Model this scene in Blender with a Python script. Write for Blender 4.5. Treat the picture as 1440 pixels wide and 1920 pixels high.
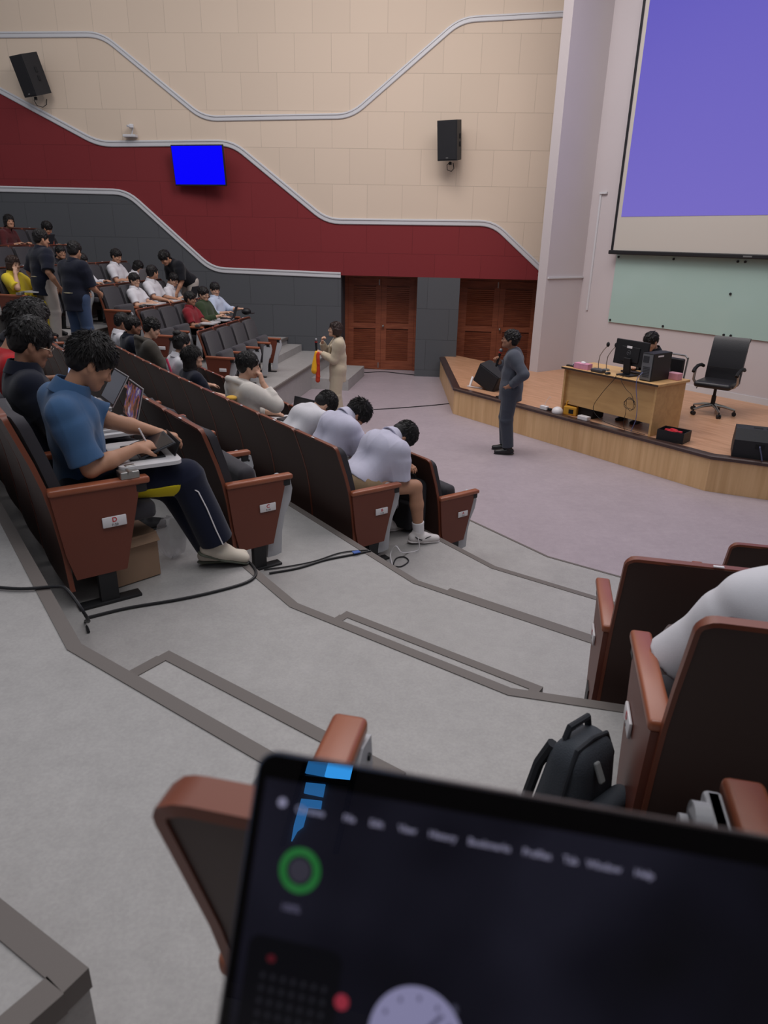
import bpy, bmesh, math, random
import numpy as np
from mathutils import Vector, Matrix
random.seed(7); np.random.seed(7)
for o in list(bpy.data.objects): bpy.data.objects.remove(o, do_unlink=True)
SC = bpy.context.scene
COL = SC.collection

# ------------------------------------------------------------------ camera
CAM_F, CAM_PITCH, CAM_ROLL, CAM_H = 1303.0, 0.375, 0.021, 2.811
cam_d = bpy.data.cameras.new('camera'); cam = bpy.data.objects.new('camera', cam_d); COL.objects.link(cam)
cam_d.sensor_fit = 'VERTICAL'; cam_d.sensor_height = 36.0; cam_d.sensor_width = 27.0
cam_d.lens = 36.0 * CAM_F / 1920.0
cam_d.clip_start = 0.02; cam_d.clip_end = 200
_F = Vector((0, math.cos(CAM_PITCH), -math.sin(CAM_PITCH)))
_U0 = Vector((0, math.sin(CAM_PITCH), math.cos(CAM_PITCH))); _R0 = Vector((1, 0, 0))
_R = _R0*math.cos(CAM_ROLL) + _U0*math.sin(CAM_ROLL); _U = -_R0*math.sin(CAM_ROLL) + _U0*math.cos(CAM_ROLL)
CAM_O = Vector((0, 0, CAM_H))
cam.matrix_world = Matrix(((_R.x, _U.x, -_F.x, 0), (_R.y, _U.y, -_F.y, 0), (_R.z, _U.z, -_F.z, CAM_H), (0, 0, 0, 1)))
SC.camera = cam
cam_d.dof.use_dof = True; cam_d.dof.focus_distance = 7.0; cam_d.dof.aperture_fstop = 5.8

# ------------------------------------------------------------------ light
SC.view_settings.view_transform = 'Standard'; SC.view_settings.look = 'None'
SC.view_settings.exposure = 0.0; SC.view_settings.gamma = 1.0; SC.view_settings.use_curve_mapping = False
W = bpy.data.worlds.new('room_air'); SC.world = W; W.use_nodes = True
W.node_tree.nodes['Background'].inputs[0].default_value = (0.72, 0.75, 0.82, 1)
W.node_tree.nodes['Background'].inputs[1].default_value = 0.36
def area(name, loc, size, energy, col=(1, 0.97, 0.93), target=None, sy=None):
    d = bpy.data.lights.new(name, 'AREA'); d.shape = 'RECTANGLE'; d.size = size; d.size_y = sy or size; d.energy = energy; d.color = col
    o = bpy.data.objects.new(name, d); COL.objects.link(o); o.location = loc
    if target is not None:
        v = Vector(target) - Vector(loc); o.rotation_euler = v.to_track_quat('-Z', 'Y').to_euler()
    return o
area('ceiling_light', (1.5, 9.0, 8.2), 5.0, 285, (1.0, 0.93, 0.92))
area('ceiling_light', (-3.5, 8.5, 8.2), 4.0, 120, (0.96, 0.96, 1.0))
area('ceiling_light', (0.3, 1.5, 6.6), 3.0, 105, (0.99, 0.98, 1.0))
area('ceiling_light', (5.0, 8.0, 8.2), 2.5, 85, (1.0, 0.93, 0.92))
area('wall_fill_light', (-0.4, 10.6, 8.8), 2.4, 150, (1.0, 0.93, 0.90), (0.4, 15.4, 3.6))  # unseen fill lamp added to brighten the middle of the side wall
area('wall_fill_light', (-6.0, 11.0, 8.4), 2.0, 60, (1.0, 0.95, 0.92), (-5.0, 15.9, 3.0))  # second added fill, lifts the side wall above the far rows

# ------------------------------------------------------------------ helpers
def at(px, py, z):
    d = _F*CAM_F + _R*(px-720) - _U*(py-960)
    return CAM_O + d*((z-CAM_H)/d.z)
def lin(c):
    out = []
    for v in c[:3]:
        v = v/255.0
        out.append(v/12.92 if v <= 0.04045 else ((v+0.055)/1.055)**2.4)
    return (out[0], out[1], out[2], 1.0)
MATS = {}
def mat(name, col, rough=0.6, metal=0.0, spec=0.4, bump=0.0, bscale=60.0, var=0.0, vscale=6.0, emis=None, estr=1.0, alpha=None, coat=0.0, stretch=None, sheen=0.0):
    if name in MATS: return MATS[name]
    m = bpy.data.materials.new(name); m.use_nodes = True; nt = m.node_tree; b = nt.nodes['Principled BSDF']
    c = lin(col)
    b.inputs['Base Color'].default_value = c; b.inputs['Roughness'].default_value = rough; b.inputs['Metallic'].default_value = metal
    b.inputs['Specular IOR Level'].default_value = spec; b.inputs['Coat Weight'].default_value = coat
    b.inputs['Sheen Weight'].default_value = sheen
    if bump or var:
        tc = nt.nodes.new('ShaderNodeTexCoord'); mp = nt.nodes.new('ShaderNodeMapping'); nt.links.new(tc.outputs['Object'], mp.inputs[0])
        if stretch: mp.inputs['Scale'].default_value = stretch
    if var:
        n = nt.nodes.new('ShaderNodeTexNoise'); n.inputs['Scale'].default_value = vscale; n.inputs['Detail'].default_value = 5
        nt.links.new(mp.outputs[0], n.inputs['Vector'])
        r = nt.nodes.new('ShaderNodeMapRange'); r.inputs[1].default_value = 0.3; r.inputs[2].default_value = 0.7
        r.inputs[3].default_value = 1-var; r.inputs[4].default_value = 1+var; nt.links.new(n.outputs['Fac'], r.inputs[0])
        v = nt.nodes.new('ShaderNodeVectorMath'); v.operation = 'SCALE'; v.inputs[0].default_value = c[:3]
        nt.links.new(r.outputs[0], v.inputs['Scale']); nt.links.new(v.outputs[0], b.inputs['Base Color'])
    if bump:
        n2 = nt.nodes.new('ShaderNodeTexNoise'); n2.inputs['Scale'].default_value = bscale; n2.inputs['Detail'].default_value = 3
        nt.links.new(mp.outputs[0], n2.inputs['Vector'])
        bp = nt.nodes.new('ShaderNodeBump'); bp.inputs['Strength'].default_value = bump; bp.inputs['Distance'].default_value = 0.01
        nt.links.new(n2.outputs['Fac'], bp.inputs['Height']); nt.links.new(bp.outputs[0], b.inputs['Normal'])
    if emis:
        b.inputs['Emission Color'].default_value = lin(emis); b.inputs['Emission Strength'].default_value = estr
    MATS[name] = m
    return m
def floor_mat(name, col, fleck=0.16):
    m = mat(name, col, rough=0.48, spec=0.35); nt = m.node_tree; b = nt.nodes['Principled BSDF']
    tc = nt.nodes.new('ShaderNodeTexCoord'); c = lin(col)
    def noise(s, lo, hi, a, bb, det=6):
        n = nt.nodes.new('ShaderNodeTexNoise'); n.inputs['Scale'].default_value = s; n.inputs['Detail'].default_value = det
        n.inputs['Roughness'].default_value = 0.65
        nt.links.new(tc.outputs['Object'], n.inputs['Vector'])
        r = nt.nodes.new('ShaderNodeMapRange'); r.inputs[1].default_value = lo; r.inputs[2].default_value = hi; r.inputs[3].default_value = a; r.inputs[4].default_value = bb
        nt.links.new(n.outputs['Fac'], r.inputs[0]); return r
    r1 = noise(2.2, 0.3, 0.7, 0.94, 1.06); r2 = noise(95, 0.35, 0.65, 1-fleck, 1+fleck, 2); r3 = noise(14, 0.3, 0.7, 0.94, 1.06)
    m1 = nt.nodes.new('ShaderNodeMath'); m1.operation = 'MULTIPLY'; nt.links.new(r1.outputs[0], m1.inputs[0]); nt.links.new(r2.outputs[0], m1.inputs[1])
    m2 = nt.nodes.new('ShaderNodeMath'); m2.operation = 'MULTIPLY'; nt.links.new(m1.outputs[0], m2.inputs[0]); nt.links.new(r3.outputs[0], m2.inputs[1])
    v = nt.nodes.new('ShaderNodeVectorMath'); v.operation = 'SCALE'; v.inputs[0].default_value = c[:3]
    nt.links.new(m2.outputs[0], v.inputs['Scale']); nt.links.new(v.outputs[0], b.inputs['Base Color'])
    return m
def tile_mat(name, col, bw, bh, off, seam=0.86, rough=0.75, spec=0.25, bump=True):
    """wall panels: seams drawn by a brick pattern in the object's x/z"""
    m = mat(name, col, rough=rough, spec=spec); nt = m.node_tree; b = nt.nodes['Principled BSDF']
    tc = nt.nodes.new('ShaderNodeTexCoord'); sp = nt.nodes.new('ShaderNodeSeparateXYZ'); cb = nt.nodes.new('ShaderNodeCombineXYZ')
    nt.links.new(tc.outputs['Object'], sp.inputs[0])
    ad = nt.nodes.new('ShaderNodeMath'); ad.operation = 'ADD'; ad.inputs[1].default_value = 40*bw + off[0]
    az = nt.nodes.new('ShaderNodeMath'); az.operation = 'ADD'; az.inputs[1].default_value = off[1]
    nt.links.new(sp.outputs['X'], ad.inputs[0]); nt.links.new(sp.outputs['Z'], az.inputs[0])
    nt.links.new(ad.outputs[0], cb.inputs['X']); nt.links.new(az.outputs[0], cb.inputs['Y'])
    br = nt.nodes.new('ShaderNodeTexBrick'); br.offset = 0.5; br.inputs['Scale'].default_value = 1.0
    br.inputs['Brick Width'].default_value = bw; br.inputs['Row Height'].default_value = bh; br.inputs['Mortar Size'].default_value = 0.004
    br.inputs['Mortar Smooth'].default_value = 0.1; br.inputs['Bias'].default_value = 0.0
    c = lin(col)
    br.inputs['Color1'].default_value = c; br.inputs['Color2'].default_value = (c[0]*0.955, c[1]*0.955, c[2]*0.955, 1)
    br.inputs['Mortar'].default_value = (c[0]*seam**2.2, c[1]*seam**2.2, c[2]*seam**2.2, 1)
    nt.links.new(cb.outputs[0], br.inputs['Vector']); nt.links.new(br.outputs['Color'], b.inputs['Base Color'])
    bp = nt.nodes.new('ShaderNodeBump'); bp.invert = True; bp.inputs['Strength'].default_value = 0.5; bp.inputs['Distance'].default_value = 0.004
    nt.links.new(br.outputs['Fac'], bp.inputs['Height']); nt.links.new(bp.outputs[0], b.inputs['Normal'])
    return m
def wood_mat(name, c1, c2, scale=(30, 2, 2), rough=0.4, spec=0.4, plank=None):
    m = mat(name, c1, rough=rough, spec=spec); nt = m.node_tree; b = nt.nodes['Principled BSDF']
    tc = nt.nodes.new('ShaderNodeTexCoord'); mp = nt.nodes.new('ShaderNodeMapping'); mp.inputs['Scale'].default_value = scale
    nt.links.new(tc.outputs['Object'], mp.inputs[0])
    n = nt.nodes.new('ShaderNodeTexNoise'); n.inputs['Scale'].default_value = 1.0; n.inputs['Detail'].default_value = 6; n.inputs['Distortion'].default_value = 0.6
    nt.links.new(mp.outputs[0], n.inputs['Vector'])
    cr = nt.nodes.new('ShaderNodeValToRGB'); cr.color_ramp.elements[0].position = 0.32; cr.color_ramp.elements[1].position = 0.68
    cr.color_ramp.elements[0].color = lin(c1); cr.color_ramp.elements[1].color = lin(c2)
    nt.links.new(n.outputs['Fac'], cr.inputs[0]); nt.links.new(cr.outputs[0], b.inputs['Base Color'])
    return m

def link(name, me, m=None, parent=None, smooth=False):
    o = bpy.data.objects.new(name, me); COL.objects.link(o)
    if m is not None:
        for mm in (m if isinstance(m, (list, tuple)) else [m]): me.materials.append(mm)
    if parent is not None: o.parent = parent
    if smooth:
        for p in me.polygons: p.use_smooth = True
    return o
def tag(o, label=None, cat=None, group=None, kind=None):
    if label: o['label'] = label
    if cat: o['category'] = cat
    if group: o['group'] = group
    if kind: o['kind'] = kind
    return o
def empty(name, loc=(0, 0, 0), rz=0.0):
    o = bpy.data.objects.new(name, None); COL.objects.link(o); o.location = loc; o.rotation_euler = (0, 0, rz); o.empty_display_size = 0.1
    return o
def frame_empty(name, loc, ang):
    """local y faces direction 'ang' (radians from +X)"""
    return empty(name, loc, ang - math.pi/2)
class MB:
    def __init__(s): s.bm = bmesh.new()
    def _xf(s, vs, M):
        if M is not None:
            for v in vs: v.co = M @ v.co
    def box(s, c, size, bevel=0.0, rot=None, seg=2):
        r = bmesh.ops.create_cube(s.bm, size=1.0); vs = r['verts']
        for v in vs: v.co = Vector((v.co.x*size[0], v.co.y*size[1], v.co.z*size[2]))
        if bevel:
            es = list({e for v in vs for e in v.link_edges})
            r2 = bmesh.ops.bevel(s.bm, geom=es, offset=bevel, segments=seg, affect='EDGES', profile=0.5)
            vs = list({v for f in r2['faces'] for v in f.verts} | {v for v in vs if v.is_valid})
        M = Matrix.Translation(Vector(c))
        if rot is not None: M = M @ (rot if isinstance(rot, Matrix) else Matrix.Rotation(rot, 4, 'Z'))
        s._xf(vs, M); return s
    def cyl(s, a, b, r, r2=None, n=16, caps=True):
        a = Vector(a); b = Vector(b); d = b-a; L = d.length
        if L < 1e-7: return s
        q = d.to_track_quat('Z', 'Y').to_matrix().to_4x4()
        rr = bmesh.ops.create_cone(s.bm, cap_ends=caps, segments=n, radius1=r, radius2=r if r2 is None else r2, depth=L)
        s._xf(rr['verts'], Matrix.Translation((a+b)/2) @ q); return s
    def sph(s, c, r, sc=(1, 1, 1), n=14, rot=None):
        rr = bmesh.ops.create_uvsphere(s.bm, u_segments=n, v_segments=max(6, n//2+2), radius=r)
        M = Matrix.Translation(Vector(c))
        if rot is not None: M = M @ rot
        M = M @ Matrix.Diagonal((sc[0], sc[1], sc[2], 1))
        s._xf(rr['verts'], M); return s
    def tube(s, pts, r, n=8, close=False):
        pts = [Vector(p) for p in pts]; rings = []; N = len(pts)
        up = None
        for i, p in enumerate(pts):
            if close: t = pts[(i+1) % N]-pts[(i-1) % N]
            else: t = pts[min(i+1, N-1)]-pts[max(i-1, 0)]
            if t.length < 1e-9: t = Vector((0, 0, 1))
            t.normalize()
            if up is None:
                up = Vector((0, 0, 1)) if abs(t.z) < 0.9 else Vector((1, 0, 0))
            x = t.cross(up)
            if x.length < 1e-6: x = t.orthogonal()
            x.normalize(); y = x.cross(t).normalized(); up = y
            rad = r[i] if isinstance(r, (list, tuple)) else r
            rings.append([s.bm.verts.new(p + x*math.cos(2*math.pi*k/n)*rad + y*math.sin(2*math.pi*k/n)*rad) for k in range(n)])
        M = N if close else N-1
        for i in range(M):
            A, B = rings[i], rings[(i+1) % N]
            for k in range(n): s.bm.faces.new((A[k], A[(k+1) % n], B[(k+1) % n], B[k]))
        if not close:
            s.bm.faces.new(rings[0][::-1]); s.bm.faces.new(rings[-1])
        return s
    def prism(s, poly, z0, z1, M=None):
        """polygon in xy extruded from z0 to z1"""
        lo = [s.bm.verts.new((p[0], p[1], z0)) for p in poly]; hi = [s.bm.verts.new((p[0], p[1], z1)) for p in poly]
        n = len(poly); s.bm.faces.new(lo[::-1]); s.bm.faces.new(hi)
        for i in range(n): s.bm.faces.new((lo[i], lo[(i+1) % n], hi[(i+1) % n], hi[i]))
        s._xf(lo+hi, M); return s
    def yz(s, poly, x0, x1, M=None):
        """polygon in y,z extruded along x"""
        A = [s.bm.verts.new((x0, p[0], p[1])) for p in poly]; B = [s.bm.verts.new((x1, p[0], p[1])) for p in poly]
        n = len(poly); s.bm.faces.new(A[::-1]); s.bm.faces.new(B)
        for i in range(n): s.bm.faces.new((A[i], A[(i+1) % n], B[(i+1) % n], B[i]))
        s._xf(A+B, M); return s
    def xz(s, poly, y0, y1, M=None):
        A = [s.bm.verts.new((p[0], y0, p[1])) for p in poly]; B = [s.bm.verts.new((p[0], y1, p[1])) for p in poly]
        n = len(poly); s.bm.faces.new(A[::-1]); s.bm.faces.new(B)
        for i in range(n): s.bm.faces.new((A[i], A[(i+1) % n], B[(i+1) % n], B[i]))
        s._xf(A+B, M); return s
    def mesh(s, name, smooth=False, bevel=0.0, ang=40):
        if bevel:
            es = [e for e in s.bm.edges if len(e.link_faces) == 2 and e.calc_face_angle(0) > math.radians(35)]
            bmesh.ops.bevel(s.bm, geom=es, offset=bevel, segments=2, affect='EDGES', profile=0.5, clamp_overlap=True)
        bmesh.ops.recalc_face_normals(s.bm, faces=s.bm.faces)
        me = bpy.data.meshes.new(name); s.bm.to_mesh(me); s.bm.free()
        if smooth or bevel:
            for p in me.polygons: p.use_smooth = True
            me.set_sharp_from_angle(angle=math.radians(ang))
        return me
    def build(s, name, m=None, parent=None, smooth=False, bevel=0.0, M=None):
        me = s.mesh(name, smooth, bevel)
        if M is not None: me.transform(M)
        return link(name, me, m, parent)
def text_part(name, txt, size, m, parent, loc, rot, extrude=0.0003, align='CENTER', bold=False):
    c = bpy.data.curves.new(name, 'FONT'); c.body = txt; c.size = size; c.extrude = extrude; c.align_x = align; c.align_y = 'CENTER'
    if bold: c.offset = size*0.02
    tmp = bpy.data.objects.new(name, c); COL.objects.link(tmp)
    me = bpy.data.meshes.new_from_object(tmp); bpy.data.objects.remove(tmp, do_unlink=True); bpy.data.curves.remove(c); me.materials.clear(); me.materials.append(m)
    o = bpy.data.objects.new(name, me); COL.objects.link(o); o.parent = parent; o.location = loc
    o.rotation_euler = rot if not isinstance(rot, Matrix) else rot.to_euler()
    return o

# ------------------------------------------------------------------ room axes
TH = 0.631
NX = Vector((math.cos(TH), math.sin(TH), 0)); TX = Vector((math.sin(TH), -math.cos(TH), 0))   # towards stage, towards the near aisle
def C(n, t, z=0.0): return NX*n + TX*t + Vector((0, 0, z))
AR = math.radians(77.5); NR = Vector((math.cos(AR), math.sin(AR), 0)); TR = Vector((math.sin(AR), -math.cos(AR), 0))
AF = math.radians(-9.0); NF = Vector((math.cos(AF), math.sin(AF), 0)); TF = Vector((-math.sin(AF), math.cos(AF), 0))
def FA(n, t, z=0.0): return NF*n + TF*t + Vector((0, 0, z))
def ZT(k): return 0.113 + 0.333*k
def ZF(k): return 0.475 + 0.282*(k-1)
def kinkL(k): return C(4.66-1.069*k, -3.80+0.365*k)
AU = Vector((math.cos(math.radians(-35)), math.sin(math.radians(-35)), 0)); AV = Vector((-AU.y, AU.x, 0))
def kinkR(k): return kinkL(k) + AU*1.165
AW = math.radians(-4.0); WT = Vector((math.cos(AW), math.sin(AW), 0)); WN = Vector((-math.sin(AW), math.cos(AW), 0)); WOFF = 15.355
def WP(t, z, out=0.0): return WT*t + WN*(WOFF-out) + Vector((0, 0, z))

# ------------------------------------------------------------------ materials
M_FLOOR = floor_mat('vinyl_floor', (162, 150, 156), 0.045)
M_TIER = floor_mat('vinyl_tiers', (160, 157, 155), 0.05)
M_NOSE = mat('nosing', (104, 97, 93), rough=0.55)
M_RISER = mat('riser', (96, 90, 89), rough=0.6, var=0.06, vscale=20)
M_CREAM = tile_mat('cream_panels', (212, 194, 176), 0.71, 0.645, (0.13, 0.06), seam=0.88)
M_RED = tile_mat('red_panels', (124, 44, 48), 0.95, 0.645, (0.13, 0.06), seam=0.85)
M_GREY = tile_mat('grey_panels', (84, 86, 90), 0.95, 0.645, (0.25, 0.5), seam=0.8)
M_WHITE = mat('white_plaster', (194, 186, 188), rough=0.8, var=0.012, vscale=1.5)
M_TRIM = mat('white_moulding', (200, 200, 204), rough=0.35, spec=0.5)
M_DOOR = wood_mat('door_wood', (118, 60, 40), (146, 82, 56), (3, 3, 30), rough=0.42)
M_JAMB = mat('grey_jamb', (60, 66, 72), rough=0.6)
M_STAGEWOOD = wood_mat('stage_front_wood', (200, 160, 114), (222, 184, 138), (14, 14, 0.7), rough=0.5)
M_PARQUET = wood_mat('stage_parquet', (176, 132, 100), (198, 152, 120), (2.5, 16, 2.5), rough=0.38)
M_STEPBROWN = mat('stage_nosing', (62, 44, 40), rough=0.3, spec=0.6)
M_STEEL = mat('brushed_steel', (170, 168, 165), rough=0.3, metal=0.9)
M_BLACK = mat('black_plastic', (26, 26, 29), rough=0.5, spec=0.4)
M_BLACKSOFT = mat('black_rubber', (22, 22, 24), rough=0.75)

# ------------------------------------------------------------------ floors and tiers
def struct(o): o['kind'] = 'structure'; return o
struct(MB().prism([(-12, -6), (14, -6), (14, 22), (-12, 22)], -0.1, 0.0).build('floor', M_FLOOR))
T_END = 9.5
def center_left(k):
    n = 4.66-1.069*k; return C(n, (0.709*n-T_END)/0.705)
def edge(k):
    a = center_left(k); L = kinkL(k); R = kinkR(k)
    return [a, L, R, R + TR*(7.0)]
KMAX = 8
for k in range(KMAX+1):
    e0 = edge(k)
    if k < KMAX: e1 = edge(k+1)
    else: e1 = [p - (NX+NR)*1.6 for p in e0]
    poly = [(p.x, p.y) for p in e0] + [(p.x, p.y) for p in reversed(e1)]
    struct(MB().prism(poly, 0.001 if k == 0 else 0.0, ZT(k)).build('floor_tier', M_TIER))
def strip(pts, w, z, h=0.012, lip=0.03, name='trim'):
    """nosing along the polyline; w metres onto the tread (to the left of travel = up-slope side)"""
    pts = [Vector((p.x, p.y, 0)) for p in pts]; inn = []; out = []
    for i, p in enumerate(pts):
        ds = []
        if i > 0: ds.append((pts[i]-pts[i-1]).normalized())
        if i < len(pts)-1: ds.append((pts[i+1]-pts[i]).normalized())
        d = sum(ds, Vector((0, 0, 0))).normalized(); nrm = Vector((d.y, -d.x, 0)); sc = 1/max(0.5, nrm.dot(Vector((ds[0].y, -ds[0].x, 0))))
        inn.append(p + nrm*w*sc); out.append(p - nrm*0.006*sc)
    return MB().prism([(p.x, p.y) for p in out] + [(p.x, p.y) for p in reversed(inn)], z-0.045, z+0.004)
NTRIM = [0]
def trim_obj(mb, m):
    NTRIM[0] += 1
    return struct(mb.build('trim_%d' % NTRIM[0], m))
for k in range(KMAX+1):
    e = edge(k)
    trim_obj(strip(e, 0.018 if k == 0 else 0.045, ZT(k)), M_NOSE)
# half steps in the near aisle
for k in range(2, 7):
    L = kinkL(k) + AU*0.06; R = kinkR(k) - AU*(-0.02); zt = ZT(k)-0.1665; D = 0.315
    if k == 5: R = R+Vector((0.065, 0.06, 0))
    a, b, c, d = L-AV*0.03, L+AV*D, R+AV*D, R-AV*0.03
    struct(MB().prism([(p.x, p.y) for p in (a, b, c, d)], ZT(k-1)-0.02, zt).build('floor_step', M_TIER))
    trim_obj(strip([b, c], 0.045, zt), M_NOSE)
    trim_obj(strip([c-AV*0.045, c-AV*(D-0.01)], 0.045, zt), M_NOSE); trim_obj(strip([L+AV*0.01, b-AV*0.045], 0.045, zt), M_NOSE)
# far block tiers
FN0 = -3.63
for k in range(1, 8):
    n0 = FN0-0.98*(k-1); n1 = n0-0.98 if k < 7 else n0-4
    pts = [FA(n0, T_END), FA(n0, 15.2), FA(n1, 15.2), FA(n1, T_END)]
    struct(MB().prism([(p.x, p.y) for p in pts], 0.001, ZF(k)).build('floor_tier', M_TIER))
    trim_obj(strip([FA(n0, 15.0), FA(n0, T_END)][::-1], 0.03, ZF(k)), M_NOSE)
    if k >= 2:   # wall stair half steps
        p = [FA(n0, 13.1), FA(n0, 15.0), FA(n0+0.33, 15.0), FA(n0+0.33, 13.1)]
        struct(MB().prism([(q.x, q.y) for q in p], ZF(k-1)-0.01, ZF(k)-0.141).build('floor_step', M_TIER))
p = [FA(FN0-0.02, 13.35), FA(FN0-0.02, 15.0), FA(FN0+0.75, 15.0), FA(FN0+0.75, 13.35)]
struct(MB().prism([(q.x, q.y) for q in p], 0.001, 0.215).build('floor_step', M_TIER))

# ------------------------------------------------------------------ side wall with doors
WM = Matrix.Translation(WN*WOFF) @ Matrix(((WT.x, WN.x, 0, 0), (WT.y, WN.y, 0, 0), (0, 0, 1, 0), (0, 0, 0, 1)))   # local x along wall, y into wall
def wall_poly(name, poly, m, th=0.12, y=0.0):
    o = MB().xz(poly, y, y+th).build(name, m); o.matrix_world = WM; return struct(o)
def arc_path(pts, r=0.28, n=5):
    out = [Vector((pts[0][0], pts[0][1]))]
    for i in range(1, len(pts)-1):
        p = Vector(pts[i]); a = (Vector(pts[i-1])-p); b = (Vector(pts[i+1])-p); ra = min(r, a.length*0.45, b.length*0.45)
        A = p + a.normalized()*ra; B = p + b.normalized()*ra
        for j in range(n+1):
            t = j/n; out.append(A*(1-t)**2 + p*2*t*(1-t) + B*t*t)
    out.append(Vector(pts[-1])); return [(v.x, v.y) for v in out]
TL1 = arc_path([(-16, 3.66), (-6.55, 3.60), (-4.85, 2.12), (-2.09, 2.07)])
TL2 = arc_path([(-16, 8.86), (-7.02, 4.48), (-4.27, 4.53), (-2.38, 3.12), (1.02, 3.14), (2.33, 2.07)])
TL3 = arc_path([(-16, 6.30), (-6.72, 6.36), (-4.82, 4.95), (-1.88, 5.02), (0.16, 6.60), (3.2, 6.74)])
DZ = 2.07
D1 = (-2.09, -0.47); D2 = (0.42, 2.22)
wall_poly('wall_left_cream', [(x, z) for x, z in TL2] + [(3.4, 2.07), (3.4, 8.6), (-16, 8.6)][0:] if False else [(x, z) for x, z in TL2 if z <= 8.6] + [(3.4, 2.07), (3.4, 9.2), (-16, 9.2)], M_CREAM)
wall_poly('wall_left_red', [(x, z) for x, z in TL1] + [(D1[0], DZ), (2.33, DZ)] + [(x, z) for x, z in reversed(TL2)], M_RED)
wall_poly('wall_left_grey', [(-16, -0.05), (D1[0], -0.05), (D1[0], 2.07)] + [(x, z) for x, z in reversed(TL1)], M_GREY)
wall_poly('wall_left_pier', [(D1[1], -0.05), (D2[0], -0.05), (D2[0], DZ), (D1[1], DZ)], M_GREY, 0.8)
wall_poly('wall_left_pier', [(D2[1], -0.05), (3.4, -0.05), (3.4, DZ), (D2[1], DZ)], M_JAMB, 0.8)
wall_poly('wall_left_back', [(-2.6, -0.05), (3.6, -0.05), (3.6, 2.4), (-2.6, 2.4)], M_JAMB, 0.1, 0.83)
wall_poly('wall_left_jamb', [(D1[0]-0.1, -0.05), (D1[0], -0.05), (D1[0], DZ), (D1[0]-0.1, DZ)], M_JAMB, 0.72, 0.121)
wall_poly('wall_left_soffit', [(D1[0]-0.1, DZ), (3.3, DZ), (3.3, DZ+0.1), (D1[0]-0.1, DZ+0.1)], M_JAMB, 0.72, 0.121)
def moulding(path, w=0.115):
    NTRIM[0] += 1
    prof = [(-w/2, 0.0), (-w/2, -0.02), (-w/2+0.012, -0.03), (w*0.18, -0.03), (w*0.22, -0.045), (w/2-0.01, -0.045), (w/2, -0.035), (w/2, 0.0)]
    mb = MB(); rings = []
    P = [Vector(p) for p in path]
    for i, p in enumerate(P):
        d = (P[min(i+1, len(P)-1)]-P[max(i-1, 0)]).normalized(); nn = Vector((-d.y, d.x))
        rings.append([mb.bm.verts.new((p.x+nn.x*a, b+0.001, p.y+nn.y*a)) for a, b in prof])
    for i in range(len(rings)-1):
        for j in range(len(prof)-1): mb.bm.faces.new((rings[i][j], rings[i][j+1], rings[i+1][j+1], rings[i+1][j]))
    o = mb.build('trim_%d' % NTRIM[0], M_TRIM); o.matrix_world = WM; return struct(o)
moulding(TL1); moulding([q for q in TL2 if q[1] <= 9]); moulding(TL3, 0.10)
# baseboard between the doors
for i, (x0, x1, dn) in enumerate([(-2.09, -0.47, 1), (0.42, 2.22, 2)]):
    root = empty('door_%d' % dn); root.matrix_world = WM; struct(root)
    y = 0.72; w = x1-x0; fw = 0.07
    MB().box((x0+fw/2, y, DZ/2), (fw, 0.12, DZ)).box((x1-fw/2, y, DZ/2), (fw, 0.12, DZ)).box(((x0+x1)/2, y, DZ-fw/2), (w-2*fw, 0.12, fw)).build('door_frame', M_DOOR, root)
    lw = (w-2*fw)/2
    for s in (0, 1):
        cx = x0+fw+lw*(s+0.5); h = DZ-fw-0.01; st = 0.12
        mb = MB()
        mb.box((cx-lw/2+st/2, y, h/2+0.005), (st, 0.045, h)).box((cx+lw/2-st/2-0.004, y, h/2+0.005), (st, 0.045, h))
        for zz, hh in ((0.11, 0.2), (h*0.49, 0.11), (h-0.07, 0.14)): mb.box((cx, y, zz), (lw-2*st, 0.04, hh))
        zz = 0.235
        while zz < h-0.16:
            if abs(zz-h*0.49) > 0.075: mb.box((cx, y, zz), (lw-2*st+0.01, 0.010, 0.052), rot=Matrix.Rotation(math.radians(24), 4, 'X'))
            zz += 0.042
        mb.box((cx, y+0.02, h/2), (lw-2*st, 0.006, h-0.2))
        leaf = mb.build('door_leaf', M_DOOR, root)
        if s == 1: MB().cyl((cx-lw/2+0.05, y-0.02, 0.98), (cx-lw/2+0.05, y-0.06, 0.98), 0.016).sph((cx-lw/2+0.05, y-0.075, 0.98), 0.028).build('door_handle', M_STEEL, leaf)
        if s == 0: MB().box((cx+lw/2-0.05, y-0.03, h-0.08), (0.02, 0.012, 0.12)).box((cx+lw/2-0.05, y-0.03, 0.1), (0.02, 0.012, 0.12)).build('door_bolt', M_STEEL, leaf)


# ------------------------------------------------------------------ stage wall and stage
ZS = 0.45
CMx = Matrix(((TX.x, NX.x, 0, 0), (TX.y, NX.y, 0, 0), (0, 0, 1, 0), (0, 0, 0, 1)))   # local x along stage (towards near aisle), y = into stage
def placeC(o): o.matrix_world = CMx @ o.matrix_world if False else CMx; return o
FWN = 11.38
struct(placeC(MB().xz([(-9.24, 0.0), (3.5, 0.0), (3.5, 9.2), (-9.24, 9.2)], FWN, FWN+0.15).build('wall_stage', M_WHITE)))
struct(placeC(MB().yz([(10.36, 0.0), (FWN+0.15, 0.0), (FWN+0.15, 9.2), (10.36, 9.2)], -9.45, -9.24).build('wall_stage_return', M_WHITE)))
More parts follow.
